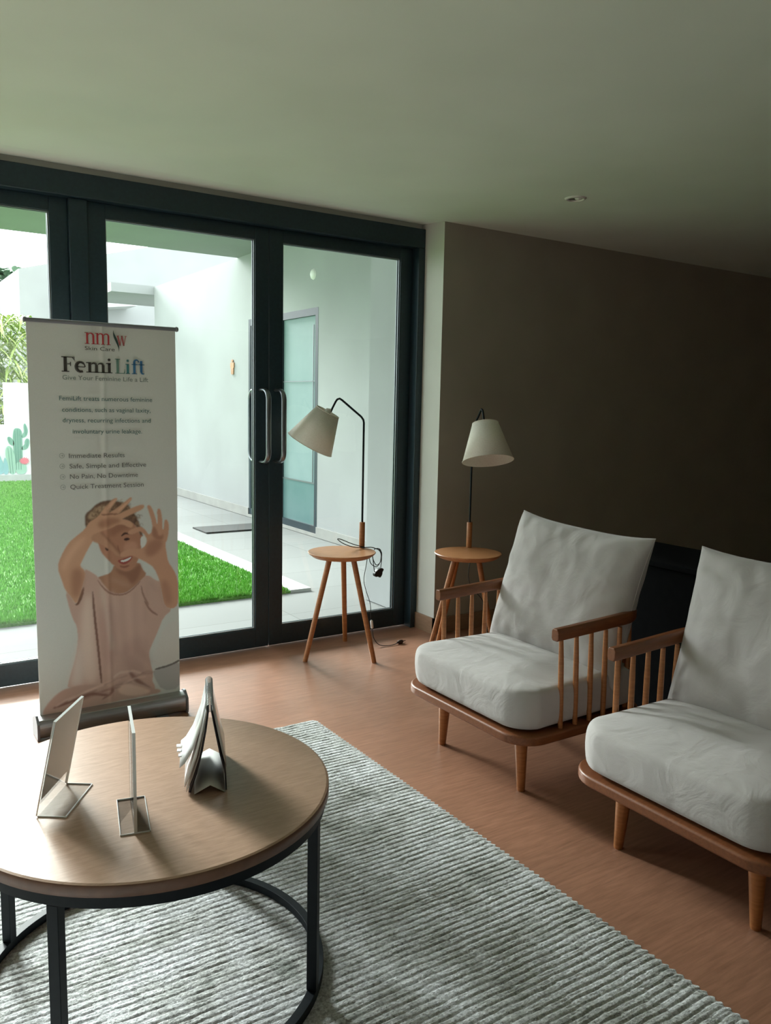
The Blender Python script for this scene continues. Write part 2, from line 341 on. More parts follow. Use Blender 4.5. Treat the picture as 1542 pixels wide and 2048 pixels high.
m2 = MB(); flat(m2, [(2.03,.50),(2.1,.28),(2.15,.26),(2.09,.125),(1.9,.125),(1.95,.4)], 14.690); flat(m2, [(2.08,.125),(2.11,.46),(2.17,.28),(2.17,.125)], 14.688)
flat(m2,[(1.7,.125),(1.75,.6),(1.85,.3),(1.9,.7),(1.95,.2),(1.98,.125)],14.692); m2.build('mural_leaf', C_G4, gw)
m2 = MB()
for (x0,z0,x1,z1) in ((2.29,.2,2.285,.85),(2.325,.2,2.325,.87),(2.36,.2,2.365,.85),(2.2,.14,2.17,.56),(2.235,.14,2.215,.56),(2.2,.66,2.19,.73),(2.46,.58,2.475,.69),(2.455,.78,2.45,.93)):
    m2.add([(x0-.003,14.683,z0),(x0+.004,14.683,z0),(x1+.003,14.683,z1),(x1-.003,14.683,z1)], [(0,1,2,3)])
m2.build('mural_rib', C_G3, gw)
P = []
for k in range(28):
    a = 2*math.pi*k/28; r = 0.085 if k%2 else 0.055; P.append((2.415+r*1.05*math.cos(a), 0.345+r*0.8*math.sin(a)))
m2 = MB(); flat(m2, P, 14.680, it=0); m2.build('mural_flower', C_PK, gw)

# lawn
lw = MB(); lw.box(-12,5.35,-0.005,2.68,14.6,0.012)
lawn = lw.build('lawn', M_turf); tag(lawn, 'bright green short lawn between terrace and garden wall', 'grass', kind='stuff')
kb = MB(); kb.box(2.68,5.35,-0.005,2.85,14.6,0.018); struct(kb.build('trim_4', M_kerb), 'pale kerb strip beside the lawn')
rng = np.random.default_rng(3); NB = 110000
u = rng.random(NB); yy = 5.36+ (u**1.6)*9.2; xx = -0.6+rng.random(NB)*3.27
wd = 0.004+0.0012*(yy-5.3); hh = 0.018+rng.random(NB)*0.022; an = rng.random(NB)*math.pi; lx = (rng.random((NB,2))-0.5)*0.03
vb = np.zeros((NB,3,3)); vb[:,0,0]=xx-np.cos(an)*wd; vb[:,0,1]=yy-np.sin(an)*wd; vb[:,1,0]=xx+np.cos(an)*wd; vb[:,1,1]=yy+np.sin(an)*wd
vb[:,0,2]=vb[:,1,2]=0.010; vb[:,2,0]=np.minimum(xx+lx[:,0],2.69); vb[:,2,1]=np.maximum(yy+lx[:,1],5.345); vb[:,2,2]=0.010+hh
me = bpy.data.meshes.new('blades'); me.vertices.add(NB*3); me.vertices.foreach_set('co', vb.ravel()); me.loops.add(NB*3); me.loops.foreach_set('vertex_index', np.arange(NB*3))
me.polygons.add(NB); me.polygons.foreach_set('loop_start', np.arange(NB)*3); me.polygons.foreach_set('loop_total', np.full(NB,3)); me.update(); me.validate()
me.materials.append(M_blade); bo = bpy.data.objects.new('grass_blades', me); COL.objects.link(bo); bo.parent = lawn; bo['kind'] = 'stuff'

# doormat, wall sign, detector
dm = MB().box(3.12,8.22,-0.004,3.88,8.64,0.012).build('doormat', M_mat, bevel=0.003); tag(dm, 'black doormat on the terrace before the frosted door', 'doormat')
TX = Matrix(((0,0,-1,4.048),(-1.7,0,0,9.71),(0,1,0,1.82),(0,0,0,1)))
sg = MB(); sg.prism([(0.016*math.cos(a*math.pi/8),0.078+0.016*math.sin(a*math.pi/8)) for a in range(16)],0,0.012,TX)
sg.prism([(-0.032,0.05),(-0.026,0.058),(0.026,0.058),(0.032,0.05),(0.032,-0.005),(0.022,-0.01),(0.02,-0.088),(0.003,-0.088),(0.002,-0.03),(-0.002,-0.03),(-0.003,-0.088),(-0.02,-0.088),(-0.022,-0.01),(-0.032,-0.005)],0,0.012,TX)
M_sign = wood_mat('sign_wood', (0.42,0.22,0.12), (0.52,0.29,0.17), (1,1,6))
tag(sg.build('restroom_sign', M_sign), 'small wooden man shaped sign on the outside wall', 'sign')
det = MB(); det.lathe([(0.0,0.028),(0.03,0.026),(0.05,0.012),(0.056,0.0)], T=Matrix(((0,0,-1,4.05),(0,1,0,7.602),(1,0,0,2.7),(0,0,0,1))))
tag(det.build('smoke_detector', M_white_plastic), 'small round white detector high on the outside wall', 'detector')

# white building and planting beyond the garden wall
bl = thing('white_building', 'tall white building behind the stepped garden wall', 'building', (5.5,20.2,0))
b = MB(); b.add([(-2.4,-1.5,0),(2.6,-1.5,0),(2.6,2,0),(-2.4,2,0),(-2.4,-1.5,4.02),(2.6,-1.5,5.4),(2.6,2,5.4),(-2.4,2,4.02)], [(0,3,2,1),(0,1,5,4),(1,2,6,5),(2,3,7,6),(3,0,4,7),(4,5,6,7)])
b.build('wall', M_out_wall, bl)
b = MB(); b.add([(-1.6,-2.3,3.20),(-0.2,-2.3,3.38),(-0.2,-1.5,3.38),(-1.6,-1.5,3.20),(-1.6,-2.3,3.30),(-0.2,-2.3,3.48),(-0.2,-1.5,3.48),(-1.6,-1.5,3.30)], [(0,3,2,1),(0,1,5,4),(1,2,6,5),(2,3,7,6),(3,0,4,7),(4,5,6,7)])
b.build('awning', M_kerb, bl)
def leaves(cx, cy, cz, R, n, L, Wd, droop, seed):
    rnd = random.Random(seed); b = MB()
    for _ in range(n):
        th = rnd.uniform(0,2*math.pi); r = R[0]*math.sqrt(rnd.random()); z = cz+rnd.uniform(-R[2],R[2])
        p = Vector((cx+r*math.cos(th), cy+R[1]*rnd.uniform(-1,1), z)); a = rnd.uniform(0,2*math.pi)
        d = Vector((math.cos(a),math.sin(a)*0.5,rnd.uniform(0.0,0.8))).normalized(); l = L*rnd.uniform(0.6,1.2); w = Wd*rnd.uniform(0.7,1.2)
        side = d.cross(Vector((0,0,1)))+Vector((0,0.01,0.1)); side.normalize(); vs = []; k = 5
        for i in range(k+1):
            t = i/k; q = p + d*l*t - Vector((0,0,droop*l*t*t)); ww = w*math.sin(math.pi*min(0.98,t*0.9+0.08))
            vs += [q-side*ww, q+side*ww]
        b.add(vs, [(2*i,2*i+1,2*i+3,2*i+2) for i in range(k)], True)
    return b
pl = thing('palm_shrub', 'yellow green drooping palm shrub behind the garden wall', 'palm', (1.6,16.9,0))
leaves(0.0,0,1.75,(1.5,0.35,1.15),3400,0.60,0.026,0.9,1).build('foliage', M_leaf, pl)
st = MB()
for x in (-0.6,-0.2,0.2,0.5): st.tube([(x,0,0),(x*1.1,0.02,1.2),(x*1.3,0,2.2)], 0.03, 8)
st.build('stem', M_bark, pl)
tr = thing('grey_green_tree', 'hazy grey green tree far behind the palm shrub', 'tree', (3.4,24.5,0))
leaves(0.0,0,3.1,(2.1,0.8,1.6),9000,0.30,0.09,0.3,2).build('foliage', M_leaf2, tr)
MB().tube([(0,0,0),(0.05,0,1.5),(0.0,0.1,3.0)], [0.12,0.09,0.05], 10).build('trunk', M_bark, tr)

# ---------------------------------------------------------------- ribbed rug
RX0, RX1, RY0, RY1 = -1.15, 1.665, -0.9, 3.066
PITCH_R = 0.0222; per = 8
ny = int((RY1-RY0)/PITCH_R*per); nx = 140
gx = np.linspace(RX0, RX1, nx+1); gy = np.linspace(RY1, RY0, ny+1)
GX, GY = np.meshgrid(gx, gy)
wob = 0.002*np.sin(GX*9+GY*3)+0.0012*np.sin(GX*31+GY*7)+0.001*np.sin(GX*73+1.3)+0.0008*np.sin(GX*131+GY*40)
ph = ((RY1-GY)+wob)/PITCH_R
fr_ = np.mod(ph,1.0); prof = np.minimum(1.0, np.minimum(fr_,1-fr_)/0.19)**0.8
GZ = np.clip(0.0065+0.0042*prof+0.0006*rng.standard_normal(GX.shape),0.002,0.0125)
edge = np.minimum(np.minimum(GX-RX0, RX1-GX), np.minimum(GY-RY0, RY1-GY)); GZ = np.where(edge < 1e-6, 0.0, GZ)
GX2 = GX.copy(); GX2[:, -1] += 0.004*np.sin(2*np.pi*ph[:, -1])+0.003; GX2[:, 0] -= 0.003
GY2 = GY.copy(); GY2[0, :] += 0.004*rng.standard_normal(nx+1)
GZ[:, -2] *= 0.9
V = np.stack([GX2, GY2, GZ], -1).reshape(-1, 3)
idx = np.arange((ny+1)*(nx+1)).reshape(ny+1, nx+1)
Q = np.stack([idx[:-1,:-1], idx[1:,:-1], idx[1:,1:], idx[:-1,1:]], -1).reshape(-1, 4)
def np_mesh(name, V, Q, m, parent=None, smooth=True):
    me = bpy.data.meshes.new(name); me.vertices.add(len(V)); me.vertices.foreach_set('co', np.ascontiguousarray(V, dtype=np.float32).ravel())
    me.loops.add(Q.size); me.loops.foreach_set('vertex_index', Q.ravel().astype(np.int32)); me.polygons.add(len(Q))
    me.polygons.foreach_set('loop_start', np.arange(len(Q), dtype=np.int32)*4); me.polygons.foreach_set('loop_total', np.full(len(Q), 4, dtype=np.int32))
    me.update(); me.validate(); me.polygons.foreach_set('use_smooth', [smooth]*len(me.polygons)); me.materials.append(m)
    o = bpy.data.objects.new(name, me); COL.objects.link(o)
    if parent is not None: o.parent = parent
    return o
rug = np_mesh('ribbed_rug', V, Q, M_rug, smooth=True)
tag(rug, 'pale grey green ribbed rug under the round coffee table', 'rug')
RUGZ = 0.0128

# ---------------------------------------------------------------- round coffee table
TCX, TCY, TZ = 0.556, 1.833, 0.5
ct = thing('coffee_table', 'round walnut topped coffee table on a black steel frame', 'table', (TCX,TCY,RUGZ))
def zt(z): return z-RUGZ
R0 = 0.418
tp = MB(); tp.lathe([(0.0,zt(TZ)),(R0-0.006,zt(TZ)),(R0-0.001,zt(TZ)-0.002)], n=96); tt = tp.build('tabletop', M_coffee, ct)
for p in tt.data.polygons: p.use_smooth = False
te = MB(); te.lathe([(R0-0.001,zt(TZ)-0.002),(R0,zt(TZ)-0.004),(R0,zt(TZ)-0.026),(R0-0.004,zt(TZ)-0.028),(0.0,zt(TZ)-0.028)], n=96); te.build('tabletop_edge', M_edge, ct)
def ring(r, w, z0, z1, n=96):
    b = MB(); b.lathe([(r,z0),(r,z1),(r-w,z1),(r-w,z0),(r,z0)], n=n, smooth=False); return b
ring(0.410,0.022,zt(TZ)-0.053,zt(TZ)-0.029).build('top_ring', M_black, ct, bevel=0.001)
ring(0.410,0.022,0.0,0.022).build('floor_ring', M_black, ct, bevel=0.001)
for k in range(4):
    a = math.radians(-44+90*k)
    T = Matrix.Rotation(a, 4, 'Z')
    MB().box(0.386,-0.012,0.022,0.410,0.012,zt(TZ)-0.053,T).build('leg', M_black, ct, bevel=0.0015)

# acrylic sign holders on the table
def vdir(a, b): d = Vector((b[0]-a[0], b[1]-a[1], 0)); return d.length, d.normalized()
L1, d1 = vdir((0.295,1.798),(0.382,1.927)); n1 = Vector((d1.y,-d1.x,0))
h = thing('slanted_sign_holder', 'slanted clear acrylic sign holder at the left of the coffee table', 'sign holder', (0.295,1.798,TZ))
def frame3(o, ex, ey, ez): return Matrix(((ex.x,ey.x,ez.x,o[0]),(ex.y,ey.y,ez.y,o[1]),(ex.z,ey.z,ez.z,o[2]),(0,0,0,1)))
up1 = (n1*0.045+Vector((0,0,0.213))); H1 = up1.length; up1.normalize(); nn = d1.cross(up1)
Tb = frame3((0,0,0), d1, n1, Vector((0,0,1)))
MB().box(0,0,0,L1,0.061,0.003,Tb).build('foot_plate', M_acrylic, h)
eb = MB(); eb.box(0,0.0605,0,L1,0.0622,0.0032,Tb); eb.box(-0.0008,0,0,0.0006,0.061,0.0032,Tb); eb.box(L1-0.0006,0,0,L1+0.0008,0.061,0.0032,Tb); eb.build('foot_edge', M_acrylic_edge, h)
Tu = frame3((0,0,0.002), d1, up1, nn)
MB().box(0,0,-0.0035,L1,H1,-0.001,Tu).build('front_sheet', M_acrylic, h)
MB().box(0.003,0.036,-0.0009,L1-0.003,H1-0.003,0.0,Tu).build('card', M_paper, h)
MB().box(0,0.03,0.0001,L1,H1,0.002,Tu).build('rear_sheet', M_acrylic, h)
eb = MB(); eb.box(0,H1,-0.0036,L1,H1+0.0012,0.0022,Tu); eb.box(-0.001,0,-0.0036,0.0002,H1,-0.001,Tu); eb.box(L1-0.0002,0,-0.0036,L1+0.001,H1,0.0022,Tu); eb.build('sheet_edge', M_acrylic_edge, h)

L2, d2 = vdir((0.455,1.620),(0.490,1.777)); n2 = Vector((d2.y,-d2.x,0))
h = thing('upright_sign_holder', 'upright clear acrylic sign holder seen edge on, middle of coffee table', 'sign holder', (0.455,1.620,TZ))
Tb = frame3((0,0,0), d2, n2, Vector((0,0,1)))
H2 = 0.219
MB().box(0,-0.030,0,L2,0.029,0.003,Tb).build('foot_plate', M_acrylic, h)
eb = MB(); eb.box(0,-0.0312,0,L2,-0.030,0.0032,Tb); eb.box(0,0.029,0,L2,0.0302,0.0032,Tb); eb.box(-0.0008,-0.030,0,0.0004,0.029,0.0032,Tb); eb.box(L2-0.0004,-0.030,0,L2+0.0008,0.029,0.0032,Tb)
eb.build('foot_edge', M_acrylic_edge, h)
MB().box(0,-0.0032,0.003,L2,-0.001,H2,Tb).build('front_sheet', M_acrylic, h)
MB().box(0.003,-0.0009,0.012,L2-0.003,0.0009,H2-0.003,Tb).build('card', M_paper, h)
MB().box(0,0.001,0.003,L2,0.0032,H2,Tb).build('rear_sheet', M_acrylic, h)
eb = MB(); eb.box(0,-0.0033,H2,L2,0.0033,H2+0.0012,Tb); eb.box(-0.0010,-0.0033,0.003,0.0,0.0033,H2,Tb); eb.build('sheet_edge', M_acrylic_edge, h)

# desk calendar
dc = Vector((0.35,0.937,0)); nc = Vector((dc.y,-dc.x,0)); LC = 0.205; HC = 0.208
cal = thing('desk_calendar', 'spiral bound tent desk calendar with curled pages on the coffee table', 'calendar', (0.655,1.715,TZ))
Tc = frame3((0,0,0), dc, nc, Vector((0,0,1)))      # x along the spiral, y to the right, z up
def sheet(prof, x0, x1, th, name, m, parent, nseg=1, xs=None):
    b = MB(); k = len(prof); xs = xs or [x0, x1]; vs = []
    for x in xs:
        for (y, z) in prof: vs.append(Tc @ Vector((x, y, z)))
    nx_ = len(xs)
    fs = [(i*k+j, i*k+j+1, (i+1)*k+j+1, (i+1)*k+j) for i in range(nx_-1) for j in range(k-1)]
    b.add(vs, fs, True); o = b.build(name, m, parent); so = o.modifiers.new('solid','SOLIDIFY'); so.thickness = th; so.offset = 0; return o
zT = HC-0.012
sheet([(-0.004,zT),(-0.010,0.15),(-0.019,0.10),(-0.032,0.05),(-0.047,0.004)], 0, LC, 0.005, 'page_block', M_navy, cal)
sheet([(-0.007,zT),(-0.016,0.15),(-0.030,0.09),(-0.045,0.045),(-0.058,0.018)], 0.0, LC, 0.0015, 'loose_page', M_gloss_paper, cal)
sheet([(-0.008,zT),(-0.020,0.14),(-0.040,0.085),(-0.058,0.055),(-0.070,0.045)], 0.045, LC, 0.001, 'loose_page', M_gloss_paper, cal)
sheet([(-0.006,zT),(-0.013,0.15),(-0.024,0.09),(-0.040,0.04),(-0.054,0.006)], 0.0, LC, 0.001, 'loose_page', M_paper, cal)
sheet([(0.004,zT),(0.012,0.15),(0.023,0.09),(0.035,0.04),(0.036,0.003)], 0, LC, 0.003, 'back_board', M_navy, cal)
sheet([(0.007,zT),(0.016,0.15),(0.028,0.09),(0.037,0.055)], 0.01, LC, 0.001, 'loose_page', M_gloss_paper, cal)
sheet([(-0.036,0.001),(0.0,0.020),(0.033,0.001)], -0.004, LC-0.004, 0.0012, 'base_fold', M_paper, cal)
sp = MB()
for i in range(26):
    x = 0.006+i*(LC-0.012)/25
    sp.tube([Tc @ Vector((x+0.0012*math.sin(a), 0.0085*math.cos(a), HC-0.006+0.0085*math.sin(a))) for a in [2*math.pi*k/14 for k in range(14)]], 0.0009, 5, closed=True)
sp.build('spiral_binding', M_wire, cal)
tb = MB(); tb.box(0.10,-0.074,0.047,0.115,-0.066,0.050,Tc); tb.box(0.13,-0.078,0.047,0.145,-0.068,0.050,Tc); tb.box(0.155,-0.080,0.048,0.17,-0.068,0.051,Tc); tb.build('page_tab', M_gloss_paper, cal)

# ---------------------------------------------------------------- roll-up banner
BX, BY, BW, BZ0, BZ1 = 0.598, 3.49, 0.594, 0.085, 1.700
PORTRAIT = [
((150,150,150),2.0,[(477,213),(599,234),(601,174),(594,104),(512,107),(473,184)]),
((178,176,172),5.0,[(493,321),(528,403),(604,434),(602,240),(483,221),(469,266)]),
((95,92,90),1.5,[(480,217),(549,223),(597,242),(595,229),(543,214),(482,208)]),
((100,76,62),2.5,[(199,907),(205,927),(226,942),(244,961),(268,973),(299,978),(341,970),(375,957),(396,928),(415,900),(424,872),(432,849),(441,821),(437,794),(427,800),(419,850),(387,880),(339,899),(286,891),(257,861),(243,824),(233,814),(203,864)]),
((158,132,106),3.5,[(210,917),(246,947),(278,962),(288,945),(256,914),(219,895)]),
((150,110,88),2.0,[(239,651),(281,660),(305,672),(316,704),(421,705),(435,670),(456,643),(420,610),(386,586),(353,568),(300,574),(264,604)]),
((130,90,72),6.0,[(316,687),(334,680),(366,665),(399,674),(424,699),(432,671),(414,628),(387,602),(366,644),(334,655)]),
((158,112,90),2.0,[(243,829),(257,861),(286,886),(334,899),(376,888),(408,867),(427,827),(434,793),(431,749),(416,706),(395,674),(367,665),(337,677),(308,702),(285,728),(262,758),(253,791)]),
((172,126,104),6.0,[(358,788),(391,797),(418,784),(414,751),(389,730),(357,750)]),
((140,96,76),7.0,[(296,858),(339,883),(387,880),(392,852),(349,844),(305,814)]),
((150,104,84),1.5,[(425,816),(437,821),(440,803),(432,782),(425,783)]),
((70,46,40),1.5,[(345,819),(353,832),(366,837),(386,830),(387,823),(365,828),(352,820)]),
((62,42,40),1.5,[(356,805),(365,812),(376,812),(385,806),(377,800),(365,799)]),
((70,48,42),1.5,[(277,779),(285,775),(295,767),(288,761),(280,768)]),
((122,80,62),2.5,[(331,790),(336,768),(342,745),(335,733),(327,738),(331,757)]),
((138,66,60),1.5,[(328,718),(346,720),(367,726),(396,735),(389,714),(372,701),(356,696),(339,703)]),
((222,208,196),1.0,[(338,715),(357,717),(376,723),(390,729),(385,719),(368,710),(351,707)]),
((120,72,60),2.5,[(338,695),(356,688),(378,694),(381,688),(357,681),(341,687)]),
((172,142,130),2.0,[(193,693),(214,682),(249,654),(279,602),(305,577),(348,569),(386,584),(425,620),(455,645),(492,614),(515,606),(515,560),(530,490),(566,474),(523,444),(500,389),(471,330),(453,292),(463,238),(474,190),(467,162),(481,136),(478,113),(433,127),(323,158),(248,177),(108,185),(119,233),(147,317),(160,392),(156,453),(144,476),(130,522),(113,610),(139,575),(156,537),(175,592),(192,645)]),
((190,168,156),12.0,[(196,584),(216,582),(224,471),(226,360),(238,190),(175,201),(168,314),(172,478)]),
((188,172,164),13.0,[(130,264),(159,370),(171,423),(176,257),(175,190),(118,189)]),
((160,128,118),15.0,[(256,523),(299,540),(329,458),(315,291),(281,239),(258,356)]),
((160,130,120),15.0,[(327,345),(438,387),(447,270),(423,181),(346,229)]),
((124,92,82),4.0,[(363,237),(395,197),(433,156),(467,127),(450,118),(411,148),(373,195)]),
((104,72,60),2.0,[(176,598),(192,623),(185,575),(161,534),(144,558),(155,540)]),
((112,80,70),2.0,[(220,593),(227,592),(234,481),(244,358),(254,187),(246,186),(235,348),(224,482)]),
((132,98,86),2.0,[(437,529),(446,528),(467,486),(501,459),(497,453),(462,478)]),
((136,102,90),2.0,[(425,598),(430,598),(438,557),(462,509),(457,504),(432,552)]),
((138,102,90),1.5,[(239,651),(266,610),(300,577),(351,568),(386,584),(425,620),(427,615),(388,578),(351,560),(296,570),(262,604)]),
((166,136,124),3.0,[(10,110),(41,153),(82,184),(123,194),(175,194),(248,182),(301,167),(334,189),(378,171),(422,154),(467,127),(502,116),(508,101),(432,97),(321,95),(214,90),(110,87),(9,88)]),
((120,86,76),2.5,[(50,119),(111,135),(163,147),(205,158),(247,143),(290,130),(268,125),(215,142),(173,136),(111,122),(53,111)]),
((190,164,150),4.0,[(317,159),(356,170),(422,141),(467,115),(432,104),(366,110),(322,130)]),
((130,98,88),2.5,[(290,164),(306,150),(290,130),(246,109),(257,124),(284,136)]),
((176,134,108),2.0,[(86,709),(100,750),(131,806),(167,835),(198,858),(219,890),(245,904),(264,924),(288,956),(315,981),(333,987),(336,979),(314,952),(293,922),(308,928),(335,944),(373,973),(392,988),(398,977),(372,949),(348,925),(334,914),(350,921),(383,935),(415,946),(440,953),(451,945),(442,931),(404,916),(371,902),(347,892),(382,886),(399,871),(395,852),(376,857),(360,869),(333,872),(307,857),(264,849),(243,824),(227,804),(206,768),(184,726),(175,706),(198,681),(192,645),(175,592),(156,540),(139,575),(114,610),(102,654)]),
((150,108,86),11.0,[(143,698),(173,700),(193,672),(181,613),(157,556),(135,602)]),
((190,150,124),9.0,[(104,723),(140,784),(177,818),(197,833),(202,816),(160,771),(128,721),(107,680)]),
((150,106,84),7.0,[(245,883),(287,902),(339,899),(349,882),(307,868),(265,855)]),
((134,92,74),2.0,[(266,924),(272,919),(301,922),(340,919),(334,913),(297,914),(269,913)]),
((190,148,122),2.0,[(288,946),(314,973),(330,983),(332,978),(309,951),(290,934)]),
((190,148,122),2.0,[(335,934),(373,963),(392,982),(394,976),(367,951),(340,929)]),
((164,122,98),2.5,[(223,831),(264,849),(305,803),(336,757),(342,734),(330,732),(304,762),(263,793),(227,806)]),
((134,92,72),4.0,[(264,849),(305,804),(339,757),(344,740),(336,746),(303,792),(262,839)]),
((174,130,106),2.0,[(373,831),(383,844),(405,852),(431,857),(449,845),(465,819),(471,821),(482,832),(482,868),(468,919),(460,943),(470,950),(482,935),(497,892),(503,856),(507,878),(503,923),(511,932),(521,924),(527,876),(527,832),(533,842),(535,873),(542,883),(554,869),(555,830),(548,791),(538,774),(542,740),(550,688),(572,658),(592,610),(593,540),(591,491),(564,476),(531,489),(519,548),(512,606),(487,671),(454,697),(427,713),(389,736),(351,727),(339,737),(347,751),(379,763),(406,762),(433,758),(453,775),(459,797),(446,823),(427,837),(402,826),(386,824)]),
((152,108,88),8.0,[(445,759),(478,796),(523,798),(528,764),(494,727),(455,719)]),
((148,104,84),4.0,[(480,832),(488,857),(504,833),(507,810),(526,809),(529,826),(530,792),(501,794),(481,812)]),
((156,114,94),10.0,[(515,606),(537,615),(560,567),(564,497),(536,495),(522,548)]),
((188,188,184),1.5,[(431,811),(446,816),(457,795),(449,771),(434,761),(428,783)]),
]
ban = thing('rollup_banner', 'white roll-up banner printed with a smiling person in pink before the glass doors', 'banner', (BX,BY,0))
STEP = 0.0019
nu = int(BW/STEP)+1; nv = int((BZ1-BZ0)/STEP)+1
us = np.linspace(0, BW*1000, nu); vs_ = np.linspace(BZ0*1000, BZ1*1000, nv); U, Vv = np.meshgrid(us, vs_)
def s2l(c):
    c = np.asarray(c, float)/255.0; return np.where(c <= 0.04045, c/12.92, ((c+0.055)/1.055)**2.4)
img = np.ones((nv, nu, 3))*s2l((226,228,224))
def blur(a, s):
    if s < 0.3: return a
    r = int(3*s)+1; k = np.exp(-0.5*(np.arange(-r, r+1)/s)**2); k /= k.sum()
    a = np.apply_along_axis(lambda m_: np.convolve(m_, k, 'same'), 0, a); return np.apply_along_axis(lambda m_: np.convolve(m_, k, 'same'), 1, a)
def mask(P, soft, it=1):
    P = smooth_poly(P, it); x = np.array([p[0] for p in P]); y = np.array([p[1] for p in P]); pad = 4*soft+4
    iu = np.where((us >= x.min()-pad) & (us <= x.max()+pad))[0]; iv = np.where((vs_ >= y.min()-pad) & (vs_ <= y.max()+pad))[0]
    if len(iu) < 2 or len(iv) < 2: return None
    a, b, c, d = iv[0], iv[-1]+1, iu[0], iu[-1]+1; X_ = U[a:b, c:d]; Y_ = Vv[a:b, c:d]; ins = np.zeros(X_.shape, bool)
    n = len(P)
    for i in range(n):
        x0, y0 = P[i]; x1, y1 = P[(i+1) % n]
        if y0 == y1: continue
        c_ = ((y0 > Y_) != (y1 > Y_)) & (X_ < (x1-x0)*(Y_-y0)/(y1-y0)+x0); ins ^= c_
    return (a, b, c, d), blur(ins.astype(float), max(0.5, soft/1.9))
def gain(c):
    q = s2l(c)*1.75; return np.clip(q*0.9+q.mean()*0.1, 0, 0.9)
def stroke_mask(pts, w, soft, colr, al=1.0):
    for i in range(len(pts)-1):
        (x0,y0),(x1,y1) = pts[i], pts[i+1]; dx_, dy_ = x1-x0, y1-y0; l = math.hypot(dx_,dy_) or 1; nx_, ny_ = -dy_/l*w/2, dx_/l*w/2
        r_ = mask([(x0+nx_,y0+ny_),(x1+nx_,y1+ny_),(x1-nx_,y1-ny_),(x0-nx_,y0-ny_)], soft, 0)
        if r_ is None: continue
        (a, b, c, d), m_ = r_; m_ = m_*al; img[a:b, c:d] = img[a:b, c:d]*(1-m_[..., None])+gain(colr)*m_[..., None]
rs = random.Random(4)
def curls():
    for _ in range(190):
        a0 = rs.uniform(-0.15, 1.08)*math.pi; r0 = rs.uniform(0.55, 1.02); hx, hy = 325+108*r0*math.cos(a0), 875+98*r0*math.sin(a0)
        P = [(hx+9*math.cos(k*1.2+a0)+k*1.2*math.cos(a0), hy+9*math.sin(k*1.2+a0)) for k in range(4)]
        stroke_mask(P, rs.uniform(1.5, 4.5), 2.2, rs.choice([(86,62,48),(110,82,64),(150,122,96),(70,50,42)]), 0.6)
FOLDS = [(262,610,300,330,10,(206,186,174),.5),(285,600,318,300,8,(140,106,96),.4),(305,590,330,320,9,(196,168,156),.4),(340,560,352,300,10,(150,118,108),.35),
 (372,560,380,290,10,(192,162,150),.4),(400,570,404,300,9,(150,116,106),.35),(430,580,428,320,9,(188,156,146),.35),(455,600,440,430,8,(144,110,100),.4),
 (470,610,500,560,7,(140,106,96),.45),(480,640,515,590,7,(198,170,158),.4),(300,640,380,600,8,(190,160,148),.3),(246,520,262,300,8,(150,116,104),.4),
 (430,300,470,240,7,(140,104,94),.5),(395,290,450,225,7,(196,168,156),.4),(352,270,400,215,7,(146,112,102),.4)]
LOWER = [(80,128,230,160,4,(128,94,84),.5),(110,135,260,178,4,(196,168,156),.45),(150,128,330,158,3.5,(126,92,82),.45),(180,160,330,196,4,(190,162,150),.4),(230,140,380,176,4,(134,100,90),.45),(260,178,360,205,3,(140,106,96),.45),(300,205,350,222,5,(200,174,162),.4),(350,222,420,205,5,(196,170,158),.45),(380,190,470,196,4,(140,106,96),.45),(340,170,440,186,4,(192,166,154),.4),(420,205,480,200,3,(136,102,92),.4),(60,120,140,150,4,(190,168,158),.4),(120,118,300,142,3,(134,102,92),.4)]
BLANKET_END = 32
for li, (colr, soft, P) in enumerate(PORTRAIT):
    if li == 5: curls()
    if li == 25:
        for (x0, y0, x1, y1, w0, c0_, al) in FOLDS: stroke_mask([(x0,y0),((x0+x1)/2+rs.uniform(-5,5),(y0+y1)/2),(x1,y1)], w0, 9, c0_, al)
    r_ = mask(P, soft)
    if r_ is None: continue
    (a, b, c, d), m_ = r_; img[a:b, c:d] = img[a:b, c:d]*(1-m_[..., None])+gain(colr)*m_[..., None]
    if li == BLANKET_END:
        for (x0, y0, x1, y1, w0, c0_, al) in LOWER: stroke_mask([(x0,y0),((x0+x1)/2,(y0+y1)/2+rs.uniform(2,9)),(x1,y1)], w0*1.9, 3, c0_, al*1.3)
grain = rng.standard_normal((nv, nu))*0.012
img = np.clip(img*(1+grain[..., None]), 0, 1)
crease = 0.0035*np.exp(-((U-288)/10)**2)+0.002*np.sin(Vv/170.0)+0.0015*np.sin(U/60.0+Vv/300.0)
VB = np.stack([U/1000, -crease, Vv/1000], -1).reshape(-1, 3)
idx = np.arange(nv*nu).reshape(nv, nu); QB = np.stack([idx[:-1,:-1], idx[:-1,1:], idx[1:,1:], idx[1:,:-1]], -1).reshape(-1, 4)
M_print = mat('printed_banner_vinyl', (0.8,0.8,0.78), 0.55, spec=0.25); at_ = nd(M_print, 'ShaderNodeAttribute'); at_.attribute_name = 'print'
ln(M_print, at_, 'Color', bsdf(M_print), 'Base Color')
sh = np_mesh('printed_sheet', VB, QB, M_print, ban)
ca = sh.data.color_attributes.new('print', 'FLOAT_COLOR', 'POINT'); buf = np.ones((nv*nu, 4), np.float32); buf[:, :3] = img.reshape(-1, 3); ca.data.foreach_set('color', buf.ravel())
sh['label'] = 'white banner sheet printed with a smiling person in a pink top'
MB().box(0,0.004,BZ0,BW,0.005,BZ1).build('sheet_backing', M_white_plastic, ban)
MB().tube([(-0.004,0,BZ1),(BW+0.004,0,BZ1)], 0.008, 12).build('top_rail', M_grey_plastic, ban)
